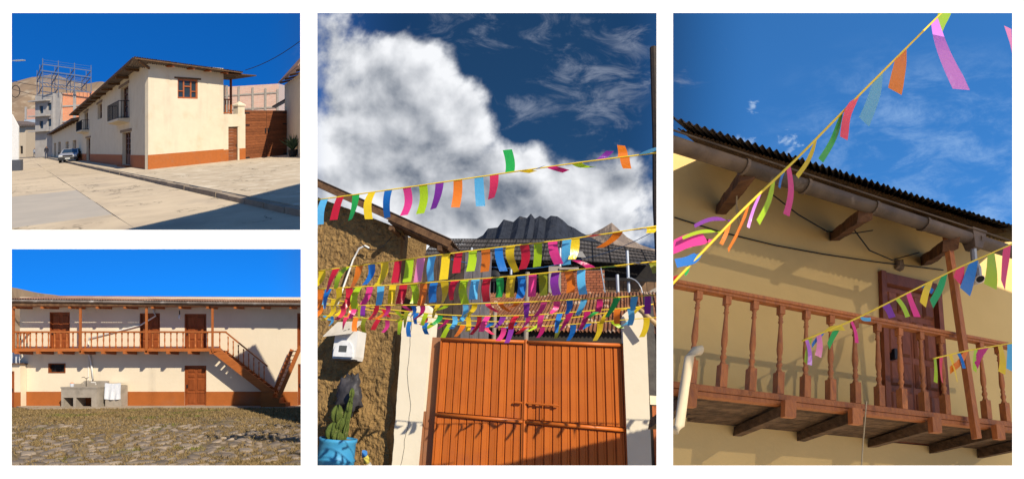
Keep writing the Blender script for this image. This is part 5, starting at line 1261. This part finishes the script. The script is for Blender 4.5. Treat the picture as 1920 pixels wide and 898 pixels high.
# bunting in front of the balcony
R1F = [(1.591, 2.85, -.133, -.373, .146, 'lime'), (1.353, 2.66, .11, -.671, .116, 'violet'), (.971, 2.229, -.17, -.436, .105, 'orange'), (.712, 1.937, -.192, -.453, .093, 'cyan'), (.496, 1.681, -.21, -.431, .053, 'rose'), (.335, 1.48, -.212, -.425, .041, 'green'), (.112, 1.23, -.151, -.299, .03, 'yellow'), (-.109, .986, -.021, -.325, .041, 'pink'), (-.133, .955, -.048, -.135, .016, 'blue'), (-.219, .853, -.088, -.272, .037, 'lime'), (-.305, .748, -.107, -.258, .018, 'violet'), (-.39, .662, -.092, -.273, .024, 'orange'), (-.514, .523, -.064, -.145, .023, 'orange'), (-.502, .548, -.262, -.1, .026, 'purple'), (-.568, .466, -.267, -.106, .023, 'lime'), (-.612, .402, -.239, -.081, .073, 'pink'), (-.682, .329, -.159, -.093, .055, 'blue'), (-.762, .25, -.016, -.037, .024, 'green'), (-.806, .199, -.034, -.019, .021, 'red')]
R2F = [(.524, .197, .008, -.167, .027, 'violet'), (.561, .212, -.034, -.163, .031, 'lime'), (.631, .238, -.022, -.146, .042, 'lightpink'), (.683, .263, -.094, -.097, .028, 'blue'), (.683, .27, .166, .043, .035, 'yellow'), (.819, .316, -.088, -.14, .046, 'green'), (.93, .364, .032, -.149, .025, 'pink'), (1.001, .396, .125, .006, .025, 'cyan'), (1.269, .518, .061, -.077, .075, 'purple'), (1.393, .584, .092, -.121, .042, 'lime'), (1.515, .642, .06, -.171, .05, 'pink'), (1.676, .717, .103, -.03, .047, 'blue'), (1.774, .757, -.136, -.205, .056, 'yellow'), (1.941, .848, -.159, -.247, .069, 'green'), (2.142, .961, -.06, -.12, .091, 'rose'), (2.322, 1.046, -.208, -.299, .093, 'blue'), (2.539, 1.15, -.131, -.314, .095, 'lime'), (2.772, 1.255, -.073, -.328, .107, 'rose')]
R3F = [(1.76, .206, -.04, -.176, .026, 'lime'), (1.83, .226, .016, -.169, .038, 'rose'), (1.932, .253, .084, -.176, .039, 'yellow'), (2.023, .275, .046, -.104, .035, 'blue'), (2.117, .301, -.174, -.151, .051, 'orange'), (2.23, .327, -.048, -.164, .036, 'lime'), (2.358, .35, -.152, -.145, .06, 'magenta'), (2.524, .39, -.057, -.217, .053, 'yellow'), (2.667, .424, -.066, -.218, .091, 'cyan')]


def flag4(e, p, vec, w_, col, sd):
    """strip from p along vec, its head edge lying along the cord"""
    p = np.array(p, float); vec = np.array(vec, float); L = np.linalg.norm(vec); d = vec / L; yv = np.array((0, 1., 0)); m_ = MB(); n = 8
    nrm = np.array((-d[2], 0, d[0])); nrm = nrm if nrm[0] > 0 else -nrm
    ca, tw = rb.uniform(-.10, .10) * L, rb.uniform(-.5, .5)
    for i in range(n + 1):
        s_ = i / n; hd = max(0, 1 - s_ * 3.5)
        wv = nrm * (1 - hd) + np.array(sd) * hd * 1.1; wv = (wv * math.cos(tw * s_) + yv * math.sin(tw * s_)) * w_ / 2
        c = p + vec * s_ + nrm * ca * math.sin(math.pi * s_) + yv * (.25 * L * s_ * tw)
        sk = d * w_ * .35 * (1 if s_ == 1 else 0)
        m_.v += [tuple(c - wv), tuple(c + wv + sk)]
    m_.f = [(2 * i, 2 * i + 1, 2 * i + 3, 2 * i + 2) for i in range(n)]; m_.sm = True
    return ob('flag', m_, FC[col], RR, e)


for F_, y, pts, r_, lab in ((R1F, -.9, [(-.90, -.9, .08), (-.843, -.9, .151), (-.406, -.9, .675), (-.101, -.9, .999), (.444, -.9, 1.631), (1.484, -.9, 2.82), (1.60, -.9, 2.95)], .0085, 'bunting string rising steeply across the sky to the upper right'),
                            (R2F, -.5, [(.49, -.5, .18), (.95, -.5, .378), (1.498, -.5, .652), (2.063, -.5, .934), (2.95, -.5, 1.345)], .0065, 'bunting string climbing from the balusters to the right gutter'),
                            (R3F, -.5, [(1.743, -.5, .205), (2.136, -.5, .308), (2.75, -.5, .445)], .0055, 'short bunting string low at the right in front of the balusters')):
    e, sp = bunting(RR, pts, lab, r_, 'bunting strings by the balcony')
    for x, z, vx, vz, w_, c in F_:
        q, d_ = atx(sp, x); flag4(e, q, (vx, 0, vz), w_, c, d_)
for lab, pts, c, w_ in (('orange bunting flag tip at the upper left corner of the sky', [(-.86, -.9, 2.42), (-.84, -.9, 2.28)], 'orange', .09), ('pale pink bunting flag tip at the upper right corner of the sky', [(2.32, -.9, 2.96), (2.40, -.9, 2.55)], 'lightpink', .10)):
    a, b = (np.array(p) for p in pts); m_ = MB()
    for i in range(6): c_ = a + (b - a) * i / 5; ww = w_ / 2 * (1 - .12 * i); m_.v += [tuple(c_ - (ww, 0, 0)), tuple(c_ + (ww, .01 * i, 0))]
    m_.f = [(2 * i, 2 * i + 1, 2 * i + 3, 2 * i + 2) for i in range(5)]; ob('loose_flag', m_, FC[c], RR, label=lab, cat='flag')
